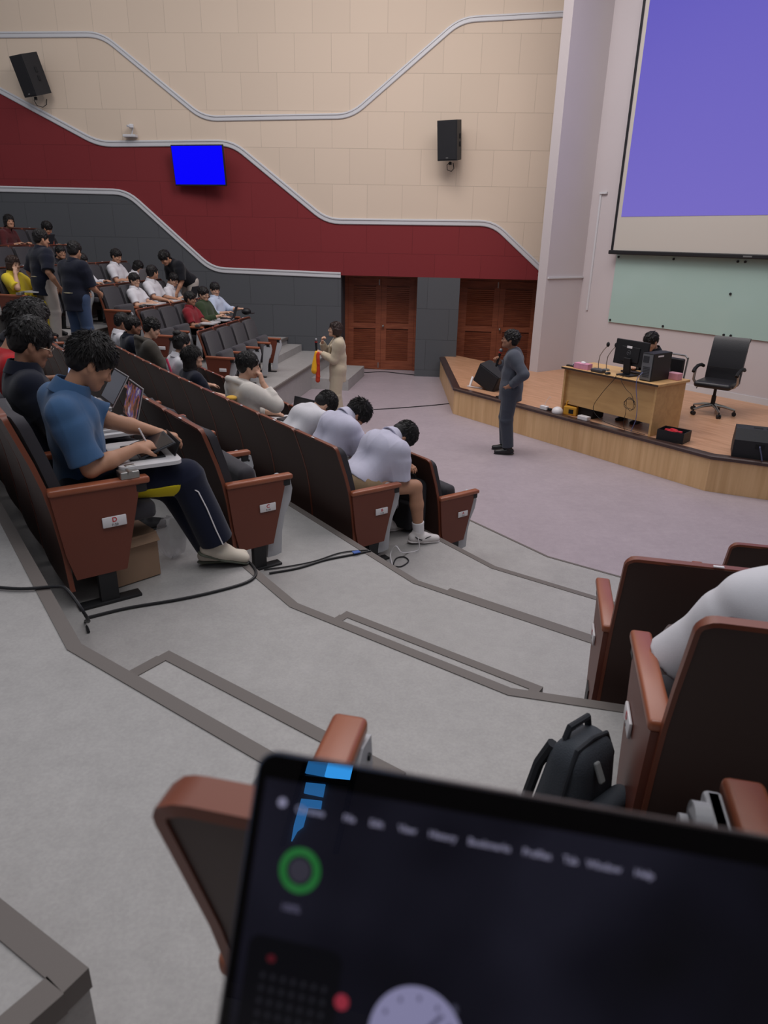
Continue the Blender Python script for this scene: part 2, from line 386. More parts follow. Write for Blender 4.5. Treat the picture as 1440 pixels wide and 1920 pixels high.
# closing wall behind the return, so the side wall never shows past it
struct(MB().prism([(q.x, q.y) for q in (WP(2.0, 0), WP(4.5, 0), WP(4.5, 0)+WN*0.1, WP(2.0, 0)+WN*0.1)], 2.2, 2.21).build('trim_ledge', M_WHITE))
stage_poly = [(-4.2, 7.94), (-3.72, 8.27), (-2.6, 9.0), (-0.5, 9.0), (1.6, 9.0), (3.4, 9.9), (3.4, FWN), (-9.2, FWN), (-9.2, 10.36), (-9.46, 10.36), (-11.2, 9.9), (-8.9, 7.94)]
stage_poly = [(-4.2, 7.94), (-3.67, 8.24), (-1.0, 9.75), (3.4, 9.75), (3.4, FWN-0.001), (-9.239, FWN-0.001), (-9.239, 10.359), (-11.6, 10.359), (-11.6, 9.9), (-8.9, 7.94)]
struct(placeC(MB().prism(stage_poly, 0.001, ZS-0.012).build('floor_stage_front', M_STAGEWOOD)))
def inset_poly(front, d):
    return front
struct(placeC(MB().prism([(x, y if i in (4, 5, 6, 7) else y+0.09) for i, (x, y) in enumerate(stage_poly)], ZS-0.012, ZS).build('floor_stage', M_PARQUET)))
# dark rounded nosing on the stage front
def nosing(pts, name):
    mb = MB()
    prof = [(0.10, 0.006), (0.0, 0.006), (-0.022, -0.006), (-0.022, -0.04), (0.0, -0.045), (0.10, -0.02)]
    rings = []; P = [Vector(p) for p in pts]
    for i, p in enumerate(P):
        ds = []
        if i > 0: ds.append((P[i]-P[i-1]).normalized())
        if i < len(P)-1: ds.append((P[i+1]-P[i]).normalized())
        d = sum(ds, Vector((0, 0))).normalized(); nn = Vector((-d.y, d.x)); sc = 1/nn.dot(Vector((-ds[0].y, ds[0].x)))
        rings.append([mb.bm.verts.new((p.x+nn.x*a*sc, p.y+nn.y*a*sc, ZS+b)) for a, b in prof])
    m = len(prof)
    for i in range(len(rings)-1):
        for j in range(m): mb.bm.faces.new((rings[i][j], rings[i][(j+1) % m], rings[i+1][(j+1) % m], rings[i+1][j]))
    mb.bm.faces.new(rings[0]); mb.bm.faces.new(rings[-1])
    NTRIM[0] += 1
    return struct(placeC(mb.build('trim_%d' % NTRIM[0], M_STEPBROWN)))
nosing([(-11.6, 9.9), (-8.9, 7.94), (-4.2, 7.94), (-3.67, 8.24), (-1.0, 9.75), (3.4, 9.75)], 'nose')
# baseboard and cable trunking on the stage wall
struct(placeC(MB().box((-2.87, FWN-0.008, ZS+0.05), (12.7, 0.016, 0.10)).build('baseboard_stage', M_TRIM)))
trim_obj(MB().box((-9.03, FWN-0.012, 2.62), (0.035, 0.024, 2.05)), M_TRIM).matrix_world = CMx
trim_obj(MB().box((-8.97, FWN-0.02, 3.66), (0.16, 0.04, 0.035)), M_TRIM).matrix_world = CMx
trim_obj(MB().box((-9.225, 10.88, 2.19), (0.03, 0.98, 0.03)), M_TRIM).matrix_world = CMx
# ------------------------------------------------------------------ seats
M_PANEL = mat('end_panel_laminate', (108, 56, 42), rough=0.42, spec=0.4, var=0.03, vscale=8)
M_ARM = wood_mat('arm_wood', (140, 78, 54), (158, 92, 64), (10, 3, 10), rough=0.33, spec=0.5)
M_RIM = mat('rim_wood', (118, 64, 46), rough=0.4, spec=0.4)
M_SHELL = mat('back_shell', (66, 47, 42), rough=0.5, spec=0.35, var=0.03, vscale=5)
M_SHELL_N = mat('back_shell_near', (66, 40, 33), rough=0.35, spec=0.45, var=0.04, vscale=6)
M_CUSH = mat('seat_fabric', (56, 54, 59), rough=0.85, spec=0.2, bump=0.15, bscale=500, sheen=0.2)
M_STD = mat('grey_cast_metal', (178, 178, 182), rough=0.45, spec=0.4)
M_POST = mat('black_post', (30, 30, 32), rough=0.5)
M_PLATE = mat('white_plate', (222, 218, 220), rough=0.3)
M_REDTXT = mat('red_print', (196, 52, 62), rough=0.5)
M_DARKTXT = mat('dark_print', (60, 55, 60), rough=0.5)
M_BOARD = mat('white_writing_board', (204, 202, 204), rough=0.3, spec=0.5)
PROF = [(0.03, 0.10), (0.02, 0.30), (0.0, 0.50), (-0.02, 0.62), (-0.055, 0.75), (-0.105, 0.90), (-0.13, 0.975)]
SEATM = {}
def seat_meshes(w):
    if w in SEATM: return SEATM[w]
    D = {}; hw = w/2-0.004
    # shell: curved sheet, slightly dished, with rounded upper corners
    mb = MB(); nx = 8
    def sheet(hw, prof, th, off=0.0, dish=0.012, round_top=0.03, zsub=3):
        P = []
        for i in range(len(prof)-1):
            for j in range(zsub):
                t = j/zsub; P.append((prof[i][0]*(1-t)+prof[i+1][0]*t, prof[i][1]*(1-t)+prof[i+1][1]*t))
        P.append(prof[-1])
        F = []; B = []
        for y, z in P:
            rowF = []; rowB = []
            zt = P[-1][1]; inset = 0.0
            if z > zt-round_top: inset = round_top - math.sqrt(max(0, round_top**2-(z-(zt-round_top))**2))
            for i in range(nx+1):
                u = -1+2*i/nx; x = u*(hw-inset); dy = -dish*(1-u*u)
                rowF.append(mb.bm.verts.new((x, y+off+dy+th, z))); rowB.append(mb.bm.verts.new((x, y+off+dy, z)))
            F.append(rowF); B.append(rowB)
        for i in range(len(P)-1):
            for j in range(nx):
                mb.bm.faces.new((F[i][j], F[i+1][j], F[i+1][j+1], F[i][j+1])); mb.bm.faces.new((B[i][j], B[i][j+1], B[i+1][j+1], B[i+1][j]))
            mb.bm.faces.new((F[i][0], B[i][0], B[i+1][0], F[i+1][0])); mb.bm.faces.new((F[i][nx], F[i+1][nx], B[i+1][nx], B[i][nx]))
        for j in range(nx):
            mb.bm.faces.new((F[0][j], F[0][j+1], B[0][j+1], B[0][j])); mb.bm.faces.new((F[-1][j], B[-1][j], B[-1][j+1], F[-1][j+1]))
    sheet(hw, PROF, 0.018)
    D['backrest_shell'] = (mb.mesh('backrest_shell', True), M_SHELL)
    mb = MB()   # light wood rim along the sides and the top
    R_ = 0.035; yt, zt = PROF[-1]; path = []
    for y, z in PROF[:-1]: path.append((-hw, y+0.009, z))
    for a_ in range(0, 91, 18):
        u = math.radians(a_); z = zt-R_+R_*math.sin(u); path.append((-hw+R_-R_*math.cos(u), yt+0.009+(zt-z)*0.33, z))
    path += [(-x, y, z) for x, y, z in reversed(path)]
    prev = None; ring0 = []
    for i, p_ in enumerate(path):
        a0 = Vector(path[max(i-1, 0)]); a1 = Vector(path[min(i+1, len(path)-1)]); tg = (a1-a0).normalized(); yy = Vector((0, 1, 0)); yy = (yy-tg*yy.dot(tg)).normalized(); nn_ = tg.cross(yy)
        if nn_.z < 0 and abs(nn_.x) < 0.5: pass
        c_ = Vector(p_); wd_ = 0.0155 if 8 < i < len(path)-9 else 0.0115; ring = [mb.bm.verts.new(c_+yy*u_*wd_+nn_*v_*0.0058) for u_, v_ in ((-1, -1), (1, -1), (1, 1), (-1, 1))]
        if prev:
            for j in range(4): mb.bm.faces.new((prev[j], prev[(j+1) % 4], ring[(j+1) % 4], ring[j]))
        else: mb.bm.faces.new(ring)
        prev = ring
    mb.bm.faces.new(prev)
    D['backrest_rim'] = (mb.mesh('backrest_rim', True), M_RIM)
    mb = MB()   # back cushion
    sheet2 = [(-0.008, 0.40), (-0.022, 0.62), (-0.055, 0.75), (-0.100, 0.90), (-0.118, 0.945)]
    nx = 8; 
    sheet(hw-0.035, [(y+0.036, z) for y, z in sheet2], 0.05, 0.0, dish=0.02, round_top=0.05)
    D['backrest_cushion'] = (mb.mesh('backrest_cushion', True, ang=60), M_CUSH)
    mb = MB(); mb.box((0, 0.27, 0.415), (2*hw-0.07, 0.44, 0.09), bevel=0.03, seg=3)
    D['seat_down'] = (mb.mesh('seat_cushion', True, ang=70), M_CUSH)
    mb = MB(); mb.box((0, 0.20, 0.46), (2*hw-0.07, 0.12, 0.44), bevel=0.045, seg=4, rot=Matrix.Rotation(math.radians(8), 4, 'X'))
    D['seat_up'] = (mb.mesh('seat_cushion', True, ang=70), M_CUSH)
    SEATM[w] = D; return D
# arm pieces, local x=0 at the boundary
mb = MB(); mb.box((0, 0.222, 0.607), (0.062, 0.455, 0.034), bevel=0.011, seg=3); ME_ARM = mb.mesh('armrest', True, ang=50)
for v in ME_ARM.vertices:   # crown the front end
    if v.co.y > 0.40: v.co.z -= 0.006
mb = MB(); mb.yz([(0.0, 0.59), (0.40, 0.59), (0.385, 0.52), (0.295, 0.165), (0.06, 0.165), (0.03, 0.30)], -0.022, 0.022); ME_PANEL = mb.mesh('end_panel', True, bevel=0.004)
mb = MB()
std = [(0.33, 0.545), (0.40, 0.59), (0.455, 0.575), (0.47, 0.50), (0.455, 0.42), (0.41, 0.33), (0.385, 0.22), (0.375, 0.06), (0.33, 0.05), (0.27, 0.05), (0.30, 0.30)]
mb.yz(std, -0.030, 0.004); ME_STD = mb.mesh('folded_writing_board', True, bevel=0.008)
mb = MB().cyl((-0.034, 0.435, 0.545), (0.008, 0.435, 0.545), 0.007, n=10); ME_BOLT = mb.mesh('bolt')
mb = MB(); mb.box((-0.005, 0.20, 0.1), (0.045, 0.085, 0.2)).box((-0.005, 0.20, 0.008), (0.07, 0.30, 0.016), bevel=0.005); ME_POST = mb.mesh('floor_post', True)
mb = MB(); mb.box((0, 0.405, 0.565), (0.046, 0.06, 0.05), bevel=0.01); ME_HINGE = mb.mesh('arm_joint', True)
mb = MB(); mb.box((-0.043, 0.385, 0.570), (0.030, 0.10, 0.055), bevel=0.008).cyl((-0.078, 0.385, 0.575), (-0.055, 0.385, 0.575), 0.030, n=20).cyl((-0.090, 0.40, 0.555), (-0.07, 0.40, 0.555), 0.014); ME_GH = mb.mesh('board_hinge', True)
mb = MB(); mb.box((0, 0, 0), (0.010, 0.112, 0.052), bevel=0.004); ME_PLATE = mb.mesh('row_plate', True)
mb = MB(); mb.box((0, 0, 0), (0.04, 0.0, 0.014) if False else (0.035, 0.012, 0.004)); ME_NUM = mb.mesh('number_tag')
ORD = ['first', 'second', 'third', 'fourth', 'fifth', 'sixth', 'seventh', 'eighth', 'ninth', 'tenth', 'eleventh', 'twelfth', 'thirteenth', 'fourteenth']
def seat(base, ang, w, up, label, group, end=0, plate=None, near=False, lowdet=False):
    """base: point at the back base of the seat centre. end: +1/-1 = closing arm panel on local +x/-x side, 2 = both, 0 = none.
    Every seat owns its -x arm (or +x arm when end==-1)."""
    D = seat_meshes(w)
    r = frame_empty('auditorium_seat', base, ang); tag(r, label, 'chair', group)
    def part(nm, me, m, x=0.0, y=0.0, z=0.0, parent=r):
        o = bpy.data.objects.new(nm, me); COL.objects.link(o)
        if not me.materials: me.materials.append(m)
        o.parent = parent; o.location = (x, y, z); return o
    for k in ('backrest_shell', 'backrest_rim', 'backrest_cushion'): part(k, *D[k])
    part('seat_cushion', *D['seat_up' if up else 'seat_down'])
    part('number_tag', ME_NUM, M_PLATE, 0.0, PROF[-1][0]-0.006, PROF[-1][1]+0.011)
    def arm(x, closing, side):
        part('armrest', ME_ARM, M_ARM, x)
        s = part('folded_writing_board', ME_STD, M_STD, x - (0.03*side if closing else 0) + (0.013 if not closing else 0))
        part('bolt', ME_BOLT, M_BLACK, 0, 0, 0, s); s['arm_x'] = x
        part('arm_joint', ME_HINGE, M_BLACK, x)
        if not (closing and side == -1): part('board_hinge', ME_GH, M_STD, x)
        part('floor_post', ME_POST, M_POST, x)
        if closing:
            p = part('end_panel', ME_PANEL, M_PANEL, x)
            if plate:
                q = part('row_plate', ME_PLATE, M_PLATE, side*0.028, 0.262, 0.425, p)
                if plate[0] != '-':
                    rot = (math.pi/2, 0, side*math.pi/2)
                    text_part('row_letter', plate[0], 0.032, M_REDTXT, q, (side*0.006, 0, 0.010), rot, bold=True)
                    text_part('seat_numbers', plate[1], 0.017, M_DARKTXT, q, (side*0.006, 0, -0.015), rot)
    h = w/2
    if end == -1: arm(-h, True, -1); arm(h, False, 1)
    else:
        arm(-h, end == 2, -1)
        if end in (1, 2): arm(h, True, 1)
    return r
SEATS = {}
# centre block: rows A-D, seat index 0 sits on the near aisle
ARMT = [-4.27, -4.03, -3.79, -3.24]; SW = 0.615
ROWN = ['front', 'second', 'third', 'fourth']
CNT = [9, 12, 12, 8]
OCC = {(1, 0), (1, 1), (1, 2), (1, 3), (1, 5), (1, 6), (1, 8), (1, 9), (1, 10), (3, 0), (3, 1), (3, 2), (3, 3)}
PLT = [('A', '7-15'), ('B', '7-18'), ('C', '7-19'), ('D', '7-20')]
def cseat(k, i):
    t = ARMT[k]-SW*(i+0.5)-0.0; d = ARMT[k]-t; dn = max(0, d-2.0); n = 4.66-1.069*(k+1)+0.118 + 0.0058*dn*dn
    a = TH - math.atan(2*0.0058*dn)
    return C(n, t, ZT(k)), a
for k in range(4):
    for i in range(CNT[k]):
        b, a = cseat(k, i); up = (k, i) not in OCC
        lab = '%s centre-block seat in the %s row, %s from the near aisle' % ('empty tipped-up' if up else 'occupied', ROWN[k], ORD[i])
        if i == 0: lab = 'aisle-end auditorium seat with brown side panel and plate lettered %s' % PLT[k][0]
        SEATS[('C', k, i)] = seat(b, a, SW, up, lab, 'auditorium seats of the centre block', 1 if i == 0 else 0, PLT[k])
# far block
FCNT = {1: (10.1, 4), 2: (10.15, 5), 3: (10.75, 4), 4: (9.6, 7), 5: (10.9, 4), 6: (11.0, 5)}; FW = 0.575
FOCC = {(2, 2), (2, 3), (2, 4), (3, 1), (3, 2), (3, 3), (4, 0), (4, 3), (4, 5), (4, 6), (5, 2), (6, 2), (6, 4)}
for k, (t0, n) in FCNT.items():
    for i in range(n):
        t = t0+FW*(i+0.5); nn = -4.5-0.98*(k-1)+0.12
        up = (k, i) not in FOCC
        if k == 6 or k == 5: pass
        e = 1 if i == 0 else (-1 if i == n-1 else 0)
        lab = '%s far-block seat, %s row from the stage, %s from its aisle' % ('empty tipped-up' if up else 'occupied', ORD[k-1], ORD[i])
        # local +x is -TF (towards the viewer); each seat owns its -x arm except the last, closed by a panel
        FA_b = FA(nn, t, ZF(k))
        SEATS[('F', k, i)] = seat(FA_b, AF, FW, up, lab, 'auditorium seats of the far block', 1 if i == 0 else 0, ('-', ''))
        if i == n-1:
            r = SEATS[('F', k, i)]
            o = bpy.data.objects.new('end_panel', ME_PANEL); COL.objects.link(o); o.parent = r; o.location = (-FW/2, 0, 0)
# near block (camera side): rows B-E, first seat on the aisle is on local -x
RB = {1: Vector((1.75, 3.32, 0)), 2: Vector((0.885, 2.405, 0)), 3: Vector((0.665, 1.39, 0)), 4: Vector((-0.165, 0.535, 0))}
RL = {1: 'B', 2: 'C', 3: 'D', 4: 'E'}
for k, b in RB.items():
    for i in range(2 if k > 1 else 3):
        p = b + TR*(SW*(i+0.5)+0.02); p = Vector((p.x, p.y, ZT(k)))
        occ = (k == 3 and i == 0)
        lab = ('aisle-end seat of the near block with row %s panel, brown shell seen from behind' % RL[k]) if i == 0 else '%s seat of the near block, row %s, %s from the aisle' % ('brown-backed', RL[k], ORD[i])
        SEATS[('N', k, i)] = seat(p, AR, SW, not occ, lab, 'auditorium seats of the near block', -1 if i == 0 else 0, (RL[k], '1-6'), near=True)
        if i == 1 or k == 1 and i == 2: pass
# ------------------------------------------------------------------ things on the walls
def wall_thing(name, label, cat, x, z, out=0.0, group=None):
    e = empty(name); e.matrix_world = WM @ Matrix.Translation((x, -out, z)); tag(e, label, cat, group); return e
t = wall_thing('television', 'flat television with a plain bright blue picture on the red wall', 'television', -4.90, 4.09, 0.0)
MT = Matrix.Translation((0, -0.26, 0)) @ Matrix.Rotation(math.radians(-9), 4, 'Z') @ Matrix.Rotation(math.radians(6), 4, 'X')
MB().box((0, 0, 0), (1.12, 0.05, 0.74), bevel=0.008).build('housing', M_BLACK, t, M=MT)
MB().box((0, -0.0265, 0.005), (1.085, 0.004, 0.69)).build('screen', mat('blue_picture', (0, 0, 40), rough=0.4, spec=0.1, emis=(4, 0, 250), estr=1.0), t, M=MT)
MB().box((0.1, -0.12, 0), (0.12, 0.24, 0.1)).box((0.1, -0.012, 0), (0.3, 0.024, 0.3)).build('wall_bracket', M_BLACK, t)
M_GRILLE = mat('speaker_grille', (30, 31, 36), rough=0.7, bump=0.5, bscale=400)
M_CAB = mat('speaker_cabinet', (33, 34, 38), rough=0.6, bump=0.25, bscale=250)
def wall_speaker(x, z, label, yaw, pitch, sc=1.0):
    t = wall_thing('loudspeaker', label, 'loudspeaker', x, z, 0, 'black loudspeakers on the side wall')
    M = Matrix.Translation((0, -0.34, 0)) @ Matrix.Rotation(yaw, 4, 'Z') @ Matrix.Rotation(pitch, 4, 'X') @ Matrix.Scale(sc, 4)
    P = [(-0.21, -0.20), (0.21, -0.20), (0.13, 0.20), (-0.13, 0.20)]
    MB().prism(P, -0.35, 0.35).build('cabinet', M_CAB, t, bevel=0.012, M=M)
    MB().box((0, -0.205, 0), (0.39, 0.012, 0.66), bevel=0.004).build('grille', M_GRILLE, t, M=M)
    for zz in (0.07, -0.07): MB().box((0.175, 0.02, zz), (0.02, 0.05, 0.09), bevel=0.008, rot=-0.2).build('side_handle', M_BLACKSOFT, t, M=M)
    MB().box((0, -0.213, -0.30), (0.05, 0.004, 0.015)).build('badge', M_STEEL, t, M=M)
    MB().box((0, -0.015, 0.0), (0.16, 0.03, 0.22)).box((0, -0.1, 0), (0.05, 0.2, 0.05)).cyl((0, -0.32, -0.37), (0, -0.32, -0.42), 0.03).build('wall_bracket', M_BLACK, t)
    pts = [(0.0, -0.30, -0.36), (-0.06, -0.28, -0.42), (-0.05, -0.22, -0.50), (0.03, -0.15, -0.52), (0.08, -0.08, -0.46), (0.06, -0.01, -0.36)]
    MB().tube(pts, 0.007).build('cable', M_BLACK, t, smooth=True)
wall_speaker(0.09, 4.58, 'black loudspeaker on the cream wall close to the stage', math.radians(-24), math.radians(8), 0.97)
wall_speaker(-8.05, 5.62, 'black tilted loudspeaker high on the cream wall above the top rows', math.radians(-30), math.radians(17), 0.98)
t = wall_thing('security_camera', 'small white camera standing on the moulding ledge near the television', 'camera', -6.32, 4.62, 0)
MB().box((0, -0.09, 0.0), (0.26, 0.14, 0.05), bevel=0.01).build('base', M_TRIM, t); MB().cyl((0.02, -0.06, 0.02), (0.06, -0.06, 0.14), 0.012).build('stem', M_TRIM, t)
MB().box((0.05, -0.11, 0.17), (0.09, 0.13, 0.07), bevel=0.015, rot=0.4).cyl((0.02, -0.16, 0.17), (0.0, -0.19, 0.165), 0.022).build('camera_head', M_TRIM, t)

# ------------------------------------------------------------------ projection screen and glass board on the stage wall
def ce(name, n, t, z, label=None, cat=None, group=None, rz=0.0):
    """empty in the stage frame: local x along the stage towards the near aisle, local y into the stage"""
    e = empty(name); e.matrix_world = Matrix.Translation(C(n, t, z)) @ CMx.to_3x3().to_4x4() @ Matrix.Rotation(rz, 4, 'Z'); tag(e, label, cat, group); return e
t = ce('projection_screen', FWN-0.16, -8.53, 2.66, 'large pull-down projection screen lit lavender blue by the projector', 'projection screen')
M_SCRFAB = mat('screen_fabric', (192, 186, 178), rough=0.9)
M_PROJ = mat('projected_light', (120, 120, 160), rough=0.9, emis=(98, 88, 205), estr=0.97)
nt = M_PROJ.node_tree; b = nt.nodes['Principled BSDF']; tc = nt.nodes.new('ShaderNodeTexCoord'); sx = nt.nodes.new('ShaderNodeSeparateXYZ'); cr = nt.nodes.new('ShaderNodeValToRGB'); mr = nt.nodes.new('ShaderNodeMapRange')
mr.inputs[1].default_value = 0.55; mr.inputs[2].default_value = 3.9; nt.links.new(tc.outputs['Object'], sx.inputs[0]); nt.links.new(sx.outputs['Z'], mr.inputs[0]); nt.links.new(mr.outputs[0], cr.inputs[0])
cr.color_ramp.elements[0].color = lin((104, 92, 188)); cr.color_ramp.elements[1].color = lin((76, 66, 178)); nt.links.new(cr.outputs[0], b.inputs['Emission Color'])
b.inputs['Base Color'].default_value = lin((62, 62, 70))
SWD = 6.6; SHT = 4.6
MB().box((SWD/2, 0, SHT/2), (SWD-0.10, 0.006, SHT)).build('fabric', M_SCRFAB, t)
for x_ in (0.012, SWD-0.012): MB().box((x_, -0.004, SHT/2+0.02), (0.05, 0.004, SHT)).build('black_border', M_BLACK, t)
MB().box((SWD/2, -0.006, 0.59+1.85), (SWD-0.24, 0.004, 3.7)).build('projected_picture', M_PROJ, t)
MB().box((SWD/2, -0.005, 0.0), (SWD+0.1, 0.04, 0.07), bevel=0.015).build('weight_bar', M_BLACK, t)
MB().box((2.55, -0.028, 0.0), (0.14, 0.004, 0.022)).build('badge', M_STEEL, t)
MB().box((SWD/2, 0.0, SHT+0.06), (SWD+0.3, 0.14, 0.16), bevel=0.02).build('case', M_TRIM, t)
t = ce('glass_board', FWN, -8.50, 1.43, 'pale green glass writing board below the projection screen', 'writing board')
MB().box((3.1, -0.022, 0.61), (6.2, 0.012, 1.22)).build('glass_pane', mat('green_glass', (168, 194, 187), rough=0.12, spec=0.5, coat=0.3), t)
for x, z in ((0.05, 1.15), (1.17, 1.15), (2.3, 1.15), (2.42, 1.15), (0.05, 0.04), (1.17, 0.04), (2.3, 0.02), (2.42, 0.02), (3.5, 1.15), (3.62, 1.15), (3.5, 0.02), (2.28, 0.66)):
    MB().cyl((x, -0.003, z), (x, -0.045, z), 0.019).build('stand_off', M_BLACK, t)

# ------------------------------------------------------------------ desk and its clutter
M_DESK = wood_mat('desk_oak', (188, 148, 98), (204, 164, 112), (2, 10, 10), rough=0.45)
M_DESKD = mat('dark_edge', (62, 48, 40), rough=0.5)
DN, DT, DW, DD, DH = 8.06, -6.67, 1.53, 0.64, 0.69
t = ce('lecture_desk', DN, DT, ZS, 'light oak lecture desk on the stage, cluttered with computer equipment', 'desk')
MB().box((DW/2, DD/2+0.0, DH-0.015), (DW+0.06, DD+0.08, 0.032), bevel=0.004).build('desk_top', M_DESK, t)
MB().box((0.015, DD/2, (DH-0.03)/2), (0.03, DD, DH-0.03)).build('side_board', M_DESK, t); MB().box((DW-0.015, DD/2, (DH-0.03)/2), (0.03, DD, DH-0.03)).build('side_board', M_DESK, t)
MB().box((DW/2, 0.055, 0.405), (DW-0.06, 0.018, 0.50)).build('modesty_board', M_DESK, t)
MB().box((DW/2, -0.04, DH-0.015), (DW+0.06, 0.006, 0.026)).build('front_edge', M_DESKD, t)
ZD = ZS+DH+0.001
t = ce('computer_monitor', DN+0.20, DT+0.93, ZD, 'black desktop monitor seen from behind on the lecture desk', 'monitor', rz=math.radians(-4))
Mt = Matrix.Translation((0, 0, 0.30)) @ Matrix.Rotation(math.radians(-4), 4, 'X')
MB().box((0, 0, 0), (0.54, 0.035, 0.33), bevel=0.008).box((0, -0.02, -0.02), (0.3, 0.02, 0.2), bevel=0.006).build('housing', M_BLACK, t, M=Mt)
MB().box((0, 0.02, 0.0), (0.51, 0.002, 0.30)).build('screen', mat('screen_dim', (30, 32, 40), rough=0.2, emis=(70, 80, 110), estr=0.4), t, M=Mt)
MB().box((0, -0.05, 0.13), (0.11, 0.03, 0.22), bevel=0.006, rot=Matrix.Rotation(0.12, 4, 'X')).box((0, -0.02, 0.008), (0.22, 0.20, 0.016), bevel=0.005).build('stand', M_BLACK, t)
MB().box((-0.02, -0.032, 0.075), (0.085, 0.002, 0.03)).build('sticker', M_PLATE, t, M=Mt)
mb = MB(); mb.tube([(-0.015+0.03*math.cos(a), -0.0325, 0.0+0.03*math.sin(a)) for a in np.linspace(0, 6.283, 21)[:-1]], 0.0012, n=6, close=True); mb.build('maker_ring', mat('grey_print', (120, 120, 125)), t, M=Mt)
tx = text_part('maker_name', 'DELL', 0.018, MATS['grey_print'], t, (0, 0, 0), (0, 0, 0)); tx.matrix_local = Mt @ Matrix.Translation((-0.015, -0.033, 0)) @ Matrix.Rotation(math.pi/2, 4, 'X')
t = ce('keyboard', DN+0.42, DT+0.90, ZD, 'black keyboard lying behind the monitor on the desk', 'keyboard'); MB().box((0, 0, 0.012), (0.42, 0.13, 0.02), bevel=0.004).build('keys', M_BLACK, t)
t = ce('computer_tower', DN+0.24, DT+1.30, ZD, 'black computer tower with grey back panel on the desk end', 'computer')
MB().box((0, 0.0, 0.18), (0.17, 0.40, 0.36), bevel=0.008).build('case', M_BLACK, t)
mb = MB().box((0, -0.202, 0.18), (0.15, 0.004, 0.33))
mb.build('back_panel', mat('metal_back', (120, 122, 125), rough=0.4, metal=0.5), t)
mb = MB().box((-0.02, -0.206, 0.28), (0.085, 0.004, 0.085), bevel=0.002)
for i in range(7): mb.box((0.0, -0.206, 0.06+0.02*i), (0.10, 0.004, 0.009))
mb.build('port_slots', mat('dark_slots', (45, 46, 50)), t)
MB().box((0.0865, -0.05, 0.32), (0.002, 0.12, 0.02)).build('sticker', M_PLATE, t)
M_PINK = mat('pink_box', (205, 140, 165), rough=0.6, var=0.10, vscale=25); M_TISSUE = mat('tissue', (225, 222, 225), rough=0.9)
t = ce('tissue_box', DN+0.06, DT+0.27, ZD, 'pink patterned tissue box on the desk beside the microphones', 'tissue box', rz=0.1)
MB().box((0, 0, 0.04), (0.23, 0.12, 0.08), bevel=0.003).build('box', M_PINK, t); MB().sph((0, 0, 0.085), 0.04, (1, 0.6, 0.5)).build('tissue', M_TISSUE, t, smooth=True)
t = ce('plastic_basket', DN+0.50, DT+1.43, ZD, 'small pink plastic box behind the computer tower', 'box'); MB().box((0, 0, 0.045), (0.16, 0.12, 0.09), bevel=0.006).build('box', mat('pink_plastic', (214, 150, 165), rough=0.35), t)
for i, (dx, dy, lab) in enumerate(((0.43, 0.20, 'gooseneck microphone on the desk, standing next to the tissue box'), (0.52, 0.26, 'gooseneck microphone on the desk, standing next to the monitor'))):
    t = ce('gooseneck_microphone', DN+dy, DT+dx, ZD, lab, 'microphone', 'gooseneck microphones on the desk')
    MB().cyl((0, 0, 0), (0, 0, 0.02), 0.05, 0.045, n=24).build('base', M_STEEL, t)
    pts = [(0, 0, 0.02), (-0.01, 0.0, 0.10), (0.0, 0, 0.2), (0.05, 0.0, 0.28), (0.10, 0.0, 0.34)]
    MB().tube(pts, 0.006).build('stem', M_STEEL, t, smooth=True); MB().sph((0.11, 0, 0.365), 0.026, (0.9, 0.9, 1.3)).build('windscreen', M_BLACKSOFT, t, smooth=True)
t = ce('desk_telephone', DN+0.03, DT+0.56, ZD, 'low dark grey speakerphone on the front edge of the desk', 'telephone'); MB().box((0, 0, 0.025), (0.20, 0.10, 0.05), bevel=0.018, seg=3).build('housing', mat('dark_grey_plastic', (66, 64, 68), rough=0.5), t)
t = ce('computer_mouse', DN+0.02, DT+0.73, ZD, 'black computer mouse on the desk edge', 'mouse'); MB().sph((0, 0, 0.014), 0.035, (0.9, 1.5, 0.5)).build('shell', M_BLACK, t, smooth=True)
t = ce('remote_control', DN+0.07, DT+0.06, ZD, 'dark remote control at the desk corner farthest from the tower', 'remote control'); MB().box((0, 0, 0.01), (0.16, 0.05, 0.02), bevel=0.004).build('housing', M_BLACK, t)
t = ce('notebook_stack', DN+0.24, DT+0.10, ZD, 'small pile of books on the desk corner behind the remote control', 'books'); MB().box((0, 0, 0.012), (0.2, 0.14, 0.022), bevel=0.003).build('book', mat('blue_cover', (70, 84, 120)), t); MB().box((0.01, 0, 0.032), (0.18, 0.12, 0.016), bevel=0.003).build('book', mat('tan_cover', (150, 120, 95)), t)
# hanging cable bundle
def cable(name, label, pts, r, m, sub=6):
    P = [Vector(p) for p in pts]; out = []
    for i in range(len(P)-1):
        p0 = P[max(i-1, 0)]; p1 = P[i]; p2 = P[i+1]; p3 = P[min(i+2, len(P)-1)]
        for j in range(sub):
            t = j/sub; out.append(0.5*((2*p1)+(p2-p0)*t+(2*p0-5*p1+4*p2-p3)*t*t+(3*p1-p0-3*p2+p3)*t**3))
    out.append(P[-1]); o = MB().tube(out, r).build(name, m, None, smooth=True); return tag(o, label, 'cable')
yf = -0.05
def dk(x, y, z): return C(DN+y, DT+x, ZS+z)
cable('power_cable', 'black power cable looping from the monitor down to the stage edge', [dk(0.93, 0.2, 0.71), dk(0.92, -0.03, 0.71), dk(0.90, yf, 0.66), dk(0.72, yf, 0.42), dk(0.62, yf, 0.20), dk(0.80, yf+0.02, 0.06), dk(1.25, yf+0.03, 0.02), dk(1.45, 0.01, 0.01)], 0.004, M_BLACK)
loop = [dk(0.98, 0.1, 0.71), dk(1.0, yf, 0.68), dk(1.10, yf, 0.56), dk(1.20, yf, 0.50)]
